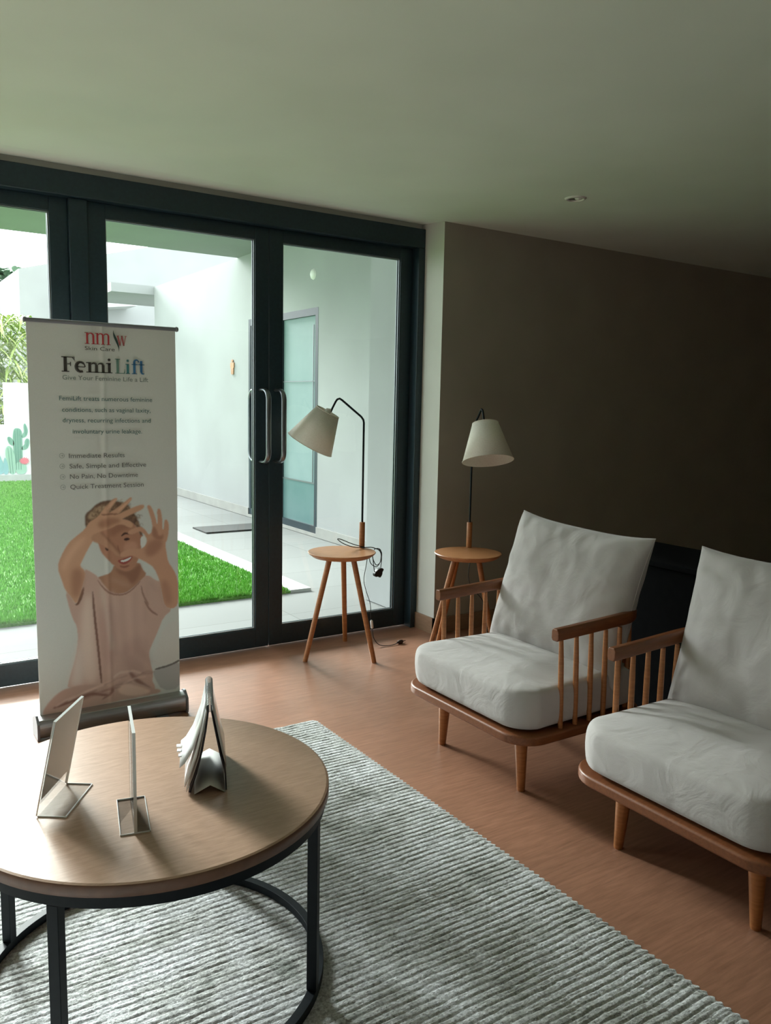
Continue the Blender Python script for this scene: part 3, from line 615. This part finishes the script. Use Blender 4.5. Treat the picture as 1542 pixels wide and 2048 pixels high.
for x_ in (-0.012, BW):
    MB().lathe([(0,0),(0.009,0.001),(0.011,0.005),(0.009,0.012),(0,0.013)], T=Matrix(((0,0,1,x_),(0,1,0,0),(-1,0,0,BZ1),(0,0,0,1))), n=16).build('end_cap', M_grey_plastic, ban)
MB().tube([(BW/2,0.03,0.02),(BW/2,0.03,BZ1)], 0.007, 10).build('support_pole', M_alu, ban)
def cass(): return [(-0.040,0.008),(-0.050,0.022),(-0.048,0.070),(-0.042,0.084),(-0.012,0.092),(0.004,0.092),(0.03,0.084),(0.048,0.06),(0.05,0.02),(0.045,0.008)]
TC = Matrix(((0,0,1,-0.012),(1,0,0,0),(0,1,0,0),(0,0,0,1)))
MB().prism(cass(), 0.0, BW+0.024, TC).build('cassette', M_alu, ban, bevel=0.002)
for x_, x2_ in ((-0.010, 0.0), (BW+0.024, BW+0.034)):
    MB().prism([(-0.05,0.002),(-0.056,0.02),(-0.053,0.072),(-0.02,0.100),(0.0,0.10),(0.055,0.07),(0.056,0.002)], x_, x2_, TC).build('cassette_cap', M_grey_plastic, ban, bevel=0.001)
for x_ in (0.06, BW-0.12): MB().box(x_,-0.10,0.0,x_+0.05,0.12,0.008).build('swivel_foot', M_grey_plastic, ban, bevel=0.002)

# lettering on the sheet
LY = -0.0062
T_DK = mat('print_dark_grey', (0.055,0.05,0.045), 0.6); T_GY = mat('print_grey', (0.13,0.13,0.125), 0.6); T_TAG = mat('print_grey_green', (0.20,0.25,0.23), 0.6)
T_RED = mat('print_red', (0.55,0.05,0.06), 0.6); T_RED2 = mat('print_light_red', (0.50,0.13,0.13), 0.6); T_TEAL = mat('print_teal', (0.07,0.17,0.17), 0.6)
T_GRN = mat('print_sage', (0.16,0.30,0.25), 0.6); T_TL2 = mat('print_teal_bright', (0.06,0.25,0.27), 0.6); T_BLU = mat('print_blue', (0.05,0.20,0.42), 0.6); T_LEAF = mat('print_leaf', (0.03,0.07,0.06), 0.6)
def text_mesh(txt, x0, x1, base, cap, m, parent):
    c = bpy.data.curves.new('t', 'FONT'); c.body = txt; c.size = 1.0; c.resolution_u = 3; o = bpy.data.objects.new('t', c); COL.objects.link(o)
    bpy.context.view_layer.update(); dg = bpy.context.evaluated_depsgraph_get(); me = bpy.data.meshes.new_from_object(o.evaluated_get(dg))
    bpy.data.objects.remove(o, do_unlink=True)
    co = np.zeros(len(me.vertices)*3); me.vertices.foreach_get('co', co); co = co.reshape(-1, 3)
    w0, w1 = co[:,0].min(), co[:,0].max(); sx = (x1-x0)/(w1-w0); sz = cap/0.70
    out = np.zeros_like(co); out[:,0] = x0-BX+(co[:,0]-w0)*sx; out[:,1] = LY; out[:,2] = base+co[:,1]*sz
    me.vertices.foreach_set('co', out.ravel()); me.update(); me.materials.clear(); me.materials.append(m)
    ob = bpy.data.objects.new('printed_text', me); COL.objects.link(ob); ob.parent = parent; return ob
text_mesh('Skin Care', 0.8155, 0.934, 1.5938, 0.0150, T_DK, ban)
text_mesh('Give Your Feminine Life a Lift', 0.726, 1.0705, 1.4728, 0.0180, T_TAG, ban)
text_mesh('FemiLift treats numerous feminine', 0.711, 1.086, 1.390, 0.0180, T_TEAL, ban)
text_mesh('conditions, such as vaginal laxity,', 0.7205, 1.078, 1.3445, 0.0180, T_TEAL, ban)
text_mesh('dryness, recurring infections and', 0.7215, 1.078, 1.302, 0.0180, T_TEAL, ban)
text_mesh('involuntary urine leakage.', 0.7590, 1.0405, 1.2567, 0.0180, T_TEAL, ban)
text_mesh('Immediate Results', 0.7415, 0.9654, 1.1573, 0.0188, T_GY, ban)
text_mesh('Safe, Simple and Effective', 0.7425, 1.0554, 1.1150, 0.0188, T_GY, ban)
text_mesh('No Pain, No Downtime', 0.743, 1.0196, 1.0725, 0.0188, T_GY, ban)
text_mesh('Quick Treatment Session', 0.743, 1.0431, 1.0302, 0.0188, T_GY, ban)
def band(b, pts, w, y=LY):
    for i in range(len(pts)-1):
        p, q = Vector(pts[i]), Vector(pts[i+1]); d = (q-p)
        if d.length < 1e-6: continue
        d.normalize(); wi = w[i] if isinstance(w, list) else w; wj = w[i+1] if isinstance(w, list) else w
        a = Vector((-d.y, d.x)); b.add([(p.x-a.x*wi/2,y,p.y-a.y*wi/2),(q.x-a.x*wj/2,y,q.y-a.y*wj/2),(q.x+a.x*wj/2,y,q.y+a.y*wj/2),(p.x+a.x*wi/2,y,p.y+a.y*wi/2)], [(0,1,2,3)])
for (x, z) in ((0.7142,1.1676),(0.7142,1.1245),(0.7145,1.0815),(0.7150,1.0392)):
    x -= BX; ic = MB(); band(ic, [(x+0.0095*math.cos(t*math.pi/12), z+0.0095*math.sin(t*math.pi/12)) for t in range(25)], 0.0013)
    band(ic, [(x-0.005,z),(x+0.005,z)], 0.0012); band(ic, [(x+0.001,z+0.004),(x+0.005,z),(x+0.001,z-0.004)], 0.0012); ic.build('arrow_icon', T_TAG, ban)
# serif letters: strokes in units of cap height
def arc(cx, cz, rx, rz, a0, a1, n=14): return [(cx+rx*math.cos(math.radians(a0+(a1-a0)*k/n)), cz+rz*math.sin(math.radians(a0+(a1-a0)*k/n))) for k in range(n+1)]
def tw(n, a, b, c): return [a+(b-a)*math.sin(math.pi*k/n) if c else a+(b-a)*k/n for k in range(n+1)]
def g_n(S, t, xh=0.68, legs=1, adv=0.42):
    o = [([(0.10+S/2,0),(0.10+S/2,xh)],S), ([(0.0,xh-t/2),(0.10+S,xh-t/2)],t), ([(0.0,t/2),(0.2+S,t/2)],t)]
    for k in range(legs):
        x = 0.10+S+adv*k; x2 = x+adv
        o.append((arc(x+adv/2-S/4, xh-adv*0.42, adv/2-S/4, adv*0.42-t*0.8, 170, 0), tw(14, t, S, False)))
        o.append(([(x2-S/2,xh-adv*0.42),(x2-S/2,0)],S)); o.append(([(x2-S-0.08,t/2),(x2+0.09,t/2)],t))
    return o
def g_w(S, t, xh=0.68):
    return [([(0.08,xh),(0.27,0.0)],S),([(0.27,0.0),(0.42,xh)],t*1.3),([(0.42,xh),(0.58,0.0)],S),([(0.58,0.0),(0.76,xh)],t*1.3),([(0,xh-t/2),(0.2,xh-t/2)],t),([(0.34,xh-t/2),(0.5,xh-t/2)],t),([(0.66,xh-t/2),(0.84,xh-t/2)],t)]
def g_F(S, t): return [([(0.1+S/2,0),(0.1+S/2,1)],S),([(0,t/2),(0.2+S,t/2)],t),([(0,1-t/2),(0.70,1-t/2)],t),([(0.1+S,0.52),(0.48,0.52)],t),([(0.48,0.38),(0.48,0.66)],t),([(0.68,1.0),(0.70,0.70)],[0.05,0.02]),([(0.58,0.96),(0.70,0.80)],t)]
def g_e(S, t, xh=0.70): return [(arc(0.32,xh/2,0.24,xh/2-0.03,0,300,24), [t]*0+[S*0.75+ (S*0.35)*math.sin(math.radians(max(0,min(180,(300*k/24)-90)))) - S*0.35*(k<4) for k in range(25)]), ([(0.14,xh/2),(0.56,xh/2)],t)]
def g_i(S, t, xh=0.68): return [([(0.08+S/2,0),(0.08+S/2,xh)],S),([(0,t/2),(0.16+S,t/2)],t),([(0,xh-t/2),(0.08+S,xh-t/2)],t),(arc(0.08+S/2,xh+0.22,0.05,0.05,0,360,12),0.11)]
def g_L(S, t): return [([(0.1+S/2,0),(0.1+S/2,1)],S),([(0,t/2),(0.68,t/2)],t),([(0,1-t/2),(0.2+S,1-t/2)],t),([(0.66,0),(0.70,0.32)],[0.09,0.02])]
def g_f(S, t): return [([(0.12+S/2,0),(0.12+S/2,0.8)],S),(arc(0.36,0.78,0.17,0.2,180,20),tw(14,S,t*1.4,False)),(arc(0.50,0.86,0.03,0.03,0,360,10),0.07),([(0,t/2),(0.22+S,t/2)],t),([(0,0.66),(0.45,0.66)],t)]
def g_t(S, t): return [([(0.12+S/2,0.15),(0.12+S/2,0.92)],S),(arc(0.12+S/2+0.13,0.17,0.13,0.14,180,310),tw(14,S,t,False)),([(0,0.66),(0.44,0.66)],t)]
def letters(seq, x, z, sc, sx, m, y=LY):
    b = MB()
    for g, adv in seq:
        for pts, w in g:
            P2 = [(x+px*sc*sx, z+pz*sc) for px, pz in pts]; w2 = [q*sc for q in w] if isinstance(w, list) else w*sc; band(b, P2, w2, y)
        x += adv*sc*sx
    b.build('printed_text', m, ban); return x
s_ = 0.0665
letters([(g_n(0.11,0.035,0.68,1,0.40),0.66),(g_n(0.11,0.035,0.68,2,0.36),1.0)], 0.8159-BX, 1.6182, s_, 0.92, T_RED)
letters([(g_w(0.10,0.03,0.60),0.9)], 0.943-BX, 1.6182, s_, 0.74, T_RED2)
lf = MB(); band(lf, [(0.9299-BX,1.6785),(0.9305-BX,1.668),(0.934-BX,1.655),(0.941-BX,1.640),(0.9475-BX,1.622),(0.951-BX,1.608),(0.951-BX,1.5933)], [0.0005,0.004,0.0085,0.0100,0.0070,0.0035,0.0005], LY-0.0004); lf.build('printed_leaf', T_LEAF, ban)
s_ = 0.060
xx_ = letters([(g_F(0.21,0.055),0.70),(g_e(0.20,0.055),0.62),(g_n(0.19,0.055,0.68,2,0.37),1.10),(g_i(0.19,0.055),0.46)], 0.7235-BX, 1.504, s_, 1.20, T_DK)
xx_ = letters([(g_L(0.17,0.05),0.75)], 0.934-BX, 1.504, s_, 0.95, T_GRN)
xx_ = letters([(g_i(0.17,0.05),0.44)], xx_, 1.504, s_, 0.95, T_TL2)
letters([(g_f(0.17,0.05),0.50),(g_t(0.17,0.05),0.5)], xx_, 1.504, s_, 0.95, T_BLU)

# ---------------------------------------------------------------- side tables with lamps
def cyl_leg(p0, p1, r0, r1): return MB().tube([p0, p1], [r0, r1], 14)
def side_lamp(name, label, loc, ang_pole, r_pole, arm_ang, legs, dz=0.0, tilt=28.5):
    # local frame is world aligned; ang_pole: direction of the pole from the centre of the top
    H = 0.588; t = thing(name, label, 'lamp table', loc)
    b = MB(); b.lathe([(0.0,H),(0.186,H),(0.188,H-0.003),(0.183,H-0.010),(0.162,H-0.026),(0.158,H-0.028),(0.0,H-0.028)], n=64)
    o = b.build('tabletop', M_top, t)
    for p in o.data.polygons: p.use_smooth = False
    for (lx, ly) in legs:
        k = 0.34; MB().tube([(lx,ly,0.0),(lx+ (lx*k-lx)*1.0, ly+(ly*k-ly)*1.0, H-0.026)], [0.0135,0.0155], 16).build('leg', M_wood, t)
    px, py = r_pole*math.cos(ang_pole), r_pole*math.sin(ang_pole)
    MB().tube([(px,py,H),(px,py,H+0.004),(px,py,H+0.146),(px,py,H+0.148)], [0.0155,0.0162,0.0162,0.015], 20).build('sleeve', M_wood, t)
    ca_, sa_ = math.cos(arm_ang), math.sin(arm_ang)
    def P(s, z): return Vector((px+ca_*s*0.83, py+sa_*s*0.83, z+(dz if z > 1.25 else 0)))
    raw = [P(0,H+0.14),P(0,1.2),P(0,1.295),P(0.004,1.312),P(0.018,1.328),P(0.150,1.418),P(0.166,1.426),P(0.182,1.422),P(0.193,1.410),P(0.214,1.375),P(0.226,1.352)]
    MB().tube(raw, 0.0058, 12).build('bent_pole', M_black, t)
    # shade, tilted away from the pole
    til = math.radians(tilt); ax = Vector((ca_*math.sin(til), sa_*math.sin(til), -math.cos(til))); side = Vector((-sa_, ca_, 0)); e2 = ax.cross(side)
    c0 = P(0.246,1.352)
    T = Matrix(((side.x,e2.x,ax.x,c0.x),(side.y,e2.y,ax.y,c0.y),(side.z,e2.z,ax.z,c0.z),(0,0,0,1)))
    b = MB(); b.lathe([(0.070,0.0),(0.138,0.210)], T=T, n=64); sh_ = b.build('lamp_shade', M_shade, t); so = sh_.modifiers.new('solid','SOLIDIFY'); so.thickness = 0.0015
    b = MB(); b.tube([T @ Vector((0.0705*math.cos(a), 0.0705*math.sin(a), 0.0)) for a in [2*math.pi*k/48 for k in range(48)]], 0.0016, 6, closed=True)
    b.tube([T @ Vector((0.1385*math.cos(a), 0.1385*math.sin(a), 0.210)) for a in [2*math.pi*k/64 for k in range(64)]], 0.0016, 6, closed=True); b.build('rim', M_shade, sh_)
    b = MB()
    for a in (0.5, 0.5+2*math.pi/3, 0.5+4*math.pi/3): b.tube([T @ Vector((0,0,0.012)), T @ Vector((0.070*math.cos(a),0.070*math.sin(a),0.002))], 0.0015, 6)
    b.tube([P(0.222,1.362), T @ Vector((0,0,-0.012)), T @ Vector((0,0,0.05))], [0.007,0.017,0.017], 16); b.build('lamp_holder', M_white_plastic, t)
    b = MB(); b.lathe([(0,0.05),(0.013,0.052),(0.014,0.065),(0.028,0.095),(0.03,0.11),(0.024,0.13),(0,0.14)], T=T, n=20); b.build('bulb', M_white_plastic, t)
    return t, P
L1c = (2.245,3.855,0)
feet1 = [(2.013-2.245,3.841-3.855),(2.332-2.245,3.640-3.855),(2.400-2.245,4.071-3.855)]
t1, P1 = side_lamp('lamp_table', 'round wooden side table with a built in lamp in front of glass door', L1c, math.atan2(0.061,0.198), 0.166, math.atan2(0.634,-0.772), feet1)
# its loose cord: coil over the edge, hanging plug, run to the floor
def crv(pts, n=8):
    pts = [Vector(p) for p in pts]; out = []
    for i in range(len(pts)-1):
        p0, p1, p2, p3 = pts[max(i-1,0)], pts[i], pts[i+1], pts[min(i+2,len(pts)-1)]
        for k in range(n):
            t = k/n; out.append(0.5*((2*p1)+(-p0+p2)*t+(2*p0-5*p1+4*p2-p3)*t*t+(-p0+3*p1-3*p2+p3)*t**3))
    out.append(pts[-1]); return out
cz = 0.594
cb = MB()
cb.tube(crv([(0.165,0.03,cz),(0.10,0.05,cz+0.02),(0.03,0.06,cz+0.05),(0.0,0.05,cz+0.055),(0.03,0.03,cz+0.03),(0.10,0.03,cz+0.005),(0.17,0.02,cz),(0.20,0.01,cz),(0.235,0.02,cz-0.012),(0.26,0.0,cz-0.03),(0.25,-0.01,cz-0.08),(0.22,-0.01,cz-0.10),(0.20,0.0,cz-0.05),(0.22,0.01,cz-0.012),(0.26,0.01,cz-0.02),(0.262,0.01,cz-0.08),(0.235,0.01,cz-0.115),(0.20,0.02,cz-0.09),(0.195,0.03,cz-0.03)]), 0.0024, 8)
cb.tube(crv([(0.14,0.02,cz),(0.17,0.0,cz+0.004),(0.20,0.0,cz),(0.245,0.0,cz-0.02),(0.262,0.0,cz-0.06),(0.258,0.0,cz-0.12)]), 0.0024, 8)
cb.tube(crv([(0.205,0.01,cz-0.03),(0.212,0.01,cz-0.08),(0.222,0.008,cz-0.15)]), 0.0024, 8)
cb.build('coiled_cord', M_cord, t1)
pgm = MB(); T = Matrix.Translation((0.247,0.005,0.445)) @ Matrix.Rotation(0.5,4,'Y')
pgm.prism(smooth_poly([(-0.03,-0.02),(-0.012,-0.034),(0.004,-0.02),(0.02,-0.026),(0.024,0.0),(0.016,0.012),(0.02,0.03),(0.0,0.032),(-0.02,0.012)],2), -0.012, 0.012, T @ Matrix.Rotation(math.pi/2,4,'X')); pgm.build('adapter_plug', M_cord, t1, bevel=0.003)
cb = MB(); cb.tube(crv([(0.196,0.04,0.555),(0.19,0.05,0.48),(0.18,0.055,0.40),(0.20,0.06,0.33),(0.232,0.065,0.25),(0.235,0.06,0.17),(0.235,0.055,0.15)]), 0.002, 8)
cb.tube(crv([(0.24,0.05,0.105),(0.245,0.04,0.05),(0.27,0.02,0.012),(0.32,0.0,0.004),(0.37,0.0,0.006),(0.395,0.01,0.008)]), 0.0024, 8); cb.build('floor_cord', M_cord, t1)
MB().tube([(0.235,0.055,0.155),(0.236,0.054,0.150),(0.239,0.051,0.110),(0.24,0.05,0.105)], [0.004,0.008,0.008,0.004], 12).build('inline_switch', M_white_plastic, t1)
pm = MB(); pm.tube([(0.39,0.008,0.010),(0.41,0.012,0.010),(0.43,0.016,0.010)], [0.006,0.012,0.010], 10); pm.tube([(0.43,0.01,0.012),(0.45,0.012,0.014)], 0.002, 6); pm.tube([(0.43,0.022,0.008),(0.45,0.028,0.008)], 0.002, 6); pm.build('two_pin_plug', mat('dark_brown_plug',(0.03,0.015,0.012),0.4), t1)

L2c = (2.859,3.511,0)
feet2 = [(-0.20,0.08),(-0.02,0.23),(0.17,-0.06)]
t2, P2 = side_lamp('lamp_table', 'round wooden side table with a built in lamp in the corner by shade toned wall', L2c, math.atan2(0.152,0.13), 0.166, math.atan2(-0.188,-0.070), feet2, -0.043, 18.0)
cb = MB(); cb.tube(crv([(0.11,0.10,0.56),(0.08,0.08,0.50),(0.075,0.08,0.42),(0.09,0.06,0.36),(0.13,0.02,0.30),(0.16,0.0,0.2),(0.17,0.05,0.05),(0.2,0.1,0.004)]), 0.0024, 8); cb.build('floor_cord', M_cord, t2)

# ---------------------------------------------------------------- armchairs
def rounded_rect(x0, x1, y0, y1, rf, rr, n=10):
    P = []
    for cx, cy, r, a0 in ((x1-rr,y1-rr,rr,0),(x0+rf,y1-rf,rf,90),(x0+rf,y0+rf,rf,180),(x1-rr,y0+rr,rr,270)):
        for k in range(n+1):
            a = math.radians(a0+90*k/n); P.append((cx+r*math.cos(a), cy+r*math.sin(a)))
    return P
def cushion_mesh(seed):
    rnd = seed*13.7; outl = rounded_rect(-0.470,0.14,-0.358,0.358,0.115,0.05,12); n = len(outl); cx, cy = -0.16, 0.0
    prof = [(0.0,0.262),(0.5,0.263),(0.93,0.268),(0.985,0.278),(1.0,0.30),(1.004,0.345),(1.0,0.385),(0.988,0.404),(0.962,0.415),(0.90,0.421),(0.80,0.426),(0.65,0.432),(0.48,0.436),(0.30,0.438),(0.12,0.439),(0.0,0.439)]
    vs = []
    for s, z in prof:
        for (x, y) in outl:
            y = y*(0.938+0.062*max(0.0,min(1.0,(-0.30-x)/0.08)))
            px, py = cx+(x-cx)*s, cy+(y-cy)*s
            w = noise.noise(Vector((px*5+rnd, py*5, z*5)))*0.007+noise.noise(Vector((px*14+rnd, py*9, z*9)))*0.0035*(1 if z > 0.33 else 0.4)
            fx = -1 if px < -0.3 else 0
            dz = w if z > 0.3 else 0; k = 1+0.012*noise.noise(Vector((px*8, py*8+rnd, z*20))) if 0.27 < z < 0.42 else 1
            vs.append((cx+(px-cx)*k, py*k, z+dz))
    fs = [(i*n+j, i*n+(j+1)%n, (i+1)*n+(j+1)%n, (i+1)*n+j) for i in range(len(prof)-1) for j in range(n)]
    return MB().add(vs, fs, True)
def pillow_mesh(w, h, t, seed, crease=1.0):
    N = 56; vs = []; fs = []
    def outline(u, v):
        # edges pulled in between pointed corners
        ex = 1-0.055*(1-abs(v)**3); ey = 1-0.075*(1-abs(u)**3)
        return u*ex*w/2, v*ey*h/2
    for sgn in (1, -1):
        for i in range(N+1):
            for j in range(N+1):
                u = -math.cos(math.pi*i/N); v = -math.cos(math.pi*j/N); x, y = outline(u, v)
                th = t/2*((1-u**4)*(1-v**4))**0.48
                rim = min(1-abs(u), 1-abs(v))
                wr = noise.noise(Vector((u*2.1+seed, v*2.1, sgn*3)))*0.009+noise.noise(Vector((u*6+seed, v*4, 7)))*0.005+noise.noise(Vector((u*17+seed, v*6, 7)))*0.0018
                # gathered creases along the seam
                per_ = math.atan2(v, u)*16
                wr += (0.011 if v > 0 else 0.005)*crease*math.exp(-rim*6)*math.sin(per_+3*noise.noise(Vector((u*3+seed, v*3, 1))))
                vs.append((x, y, sgn*(th+wr*min(1, rim*5))))
    K = (N+1)*(N+1)
    for s in (0, 1):
        for i in range(N):
            for j in range(N):
                a = s*K+i*(N+1)+j; q = (a, a+N+1, a+N+2, a+1); fs.append(q if s == 0 else q[::-1])
    return MB().add(vs, fs, True), N, outline
def armchair(label, loc, seed, pil_rot=0.0, pil_dy=0.0, pil_tilt=16.0):
    t = thing('armchair', label, 'armchair', loc, 0.0, 'pale cushioned armchairs along the dark cabinet')
    # local: front is -x; front legs at x=-0.35, y=+-0.228
    P = rounded_rect(-0.480,0.19,-0.372,0.372,0.115,0.12,12)
    MB().prism(P, 0.226, 0.262).build('seat_frame', M_wood_x, t, bevel=0.009, seg=3)
    for (x, y) in ((-0.35,0.228),(-0.35,-0.228),(0.10,0.228),(0.10,-0.228)):
        dx_, dy_ = (0.0 if x < 0 else 0.03), (0.012 if y > 0 else -0.012)
        MB().tube([(x+dx_,y+dy_,0.0),(x+dx_,y+dy_,0.004),(x,y,0.226)], [0.0135,0.015,0.0265], 20).build('leg', M_wood, t)
    # U shaped arm and back rail
    AY, XB, RC = 0.342, 0.165, 0.13
    path = [(-0.318,-AY),(-0.25,-AY)]+[(XB-RC+RC*math.sin(math.radians(a)), -AY+RC-RC*math.cos(math.radians(a))) for a in range(0,91,10)]
    path = path+[(x,-y) for x, y in path[::-1]]
    b = MB(); vs = []; prof = [(-0.017,-0.014),(-0.012,-0.023),(0.012,-0.023),(0.017,-0.014),(0.017,0.012),(0.011,0.022),(-0.011,0.022),(-0.017,0.012)]; m_ = len(path)
    for i, (x, y) in enumerate(path):
        tx, ty = path[min(i+1,m_-1)][0]-path[max(i-1,0)][0], path[min(i+1,m_-1)][1]-path[max(i-1,0)][1]; l = math.hypot(tx,ty); nx_, ny_ = ty/l, -tx/l
        zc = 0.610+0.02*max(0,(x+0.3)/0.46)
        for (o, z) in prof: vs.append((x+nx_*o, y+ny_*o, zc+z))
    n = len(prof); fs = [(i*n+j,i*n+(j+1)%n,(i+1)*n+(j+1)%n,(i+1)*n+j) for i in range(m_-1) for j in range(n)]
    fs += [tuple(range(n-1,-1,-1)), tuple(range((m_-1)*n, m_*n))]
    b.add(vs, fs); b.build('arm_rail', M_wood_x, t, bevel=0.004, seg=3)
    def spin(x, y, x1=None, y1=None):
        x1 = x if x1 is None else x1; y1 = y if y1 is None else y1
        MB().tube([(x,y,0.250),(x*0.7+x1*0.3,y*0.7+y1*0.3,0.35),(x*0.3+x1*0.7,y*0.3+y1*0.7,0.50),(x1,y1,0.594)], [0.0085,0.0105,0.010,0.008], 12).build('spindle', M_wood, t)
    for s in (1, -1):
        for k in range(5): spin(-0.272+0.073*k, s*0.346, -0.285+0.076*k, s*0.342)
        spin(0.095, s*0.32, 0.108, s*0.312); spin(0.150, s*0.25, 0.158, s*0.245)
    for k in range(5): spin(0.165, -0.16+0.08*k)
    c = cushion_mesh(seed); c.build('seat_cushion', M_fabric, t, sub=1)
    pm_, N, outline = pillow_mesh(0.725, 0.59, 0.20, seed)
    up = Vector((math.sin(math.radians(pil_tilt)),0,math.cos(math.radians(pil_tilt)))); side = Vector((0,-1,0))
    q = Matrix.Rotation(pil_rot, 3, (up.cross(side)).normalized()) if pil_rot else Matrix.Identity(3)
    side = q @ side; up = q @ up; nrm = side.cross(up)
    c0 = Vector((0.076, pil_dy, 0.648))
    T = Matrix(((side.x,up.x,nrm.x,c0.x),(side.y,up.y,nrm.y,c0.y),(side.z,up.z,nrm.z,c0.z),(0,0,0,1)))
    pm_.v = [tuple(T @ Vector(p)) for p in pm_.v]
    pil = pm_.build('back_pillow', M_fabric, t, sub=1)
    pts = []
    for e in range(4):
        for k in range(24):
            s_ = -1+2*k/24; u, v = [(s_,1),(1,-s_),(-s_,-1),(-1,s_)][e]; x, y = outline(u, v); pts.append(T @ Vector((x, y, 0)))
    MB().tube(pts, 0.0022, 6, closed=True).build('seam', M_fabric, pil)
    return t
armchair('wooden armchair with pale cushions nearer the glass doors and lamp', (2.35,2.343,0), 1.0, 0.03, 0.0)
armchair('wooden armchair with pale cushions cut off by the right edge', (2.35,1.404,0), 5.0, -0.02, 0.0)

# low black cabinet behind the chairs
cb = thing('low_cabinet', 'low black cabinet standing behind the two armchairs', 'cabinet', (2.86,1.1,0))
MB().box(0,-1.6,0.04,0.42,1.62,0.735).build('body', M_cab, cb, bevel=0.004)
MB().box(-0.01,-1.61,0.735,0.43,1.63,0.757).build('cabinet_top', M_cab, cb, bevel=0.003)
MB().box(0.03,-1.58,0.0,0.40,1.60,0.04).build('plinth', M_black, cb)

# ceiling downlight
dl = thing('downlight', 'small unlit recessed downlight in the ceiling above the chairs', 'ceiling light', (3.15,3.105,CZ))
b = MB(); b.lathe([(0.038,-0.001),(0.041,-0.008),(0.050,-0.007),(0.055,0.0)], n=32); b.build('trim_ring', M_white_plastic, dl)
b = MB(); b.lathe([(0.0,-0.0005),(0.039,-0.0015)], n=32); b.build('recess', mat('downlight_recess_shade',(0.16,0.17,0.13),0.5), dl)  # flat disc coloured dark for the shade inside the fitting
b = MB(); b.lathe([(0.0,-0.009),(0.014,-0.007),(0.019,0.0)], c=(0.010,-0.010,0), n=20); b.build('lamp', M_white_plastic, dl)
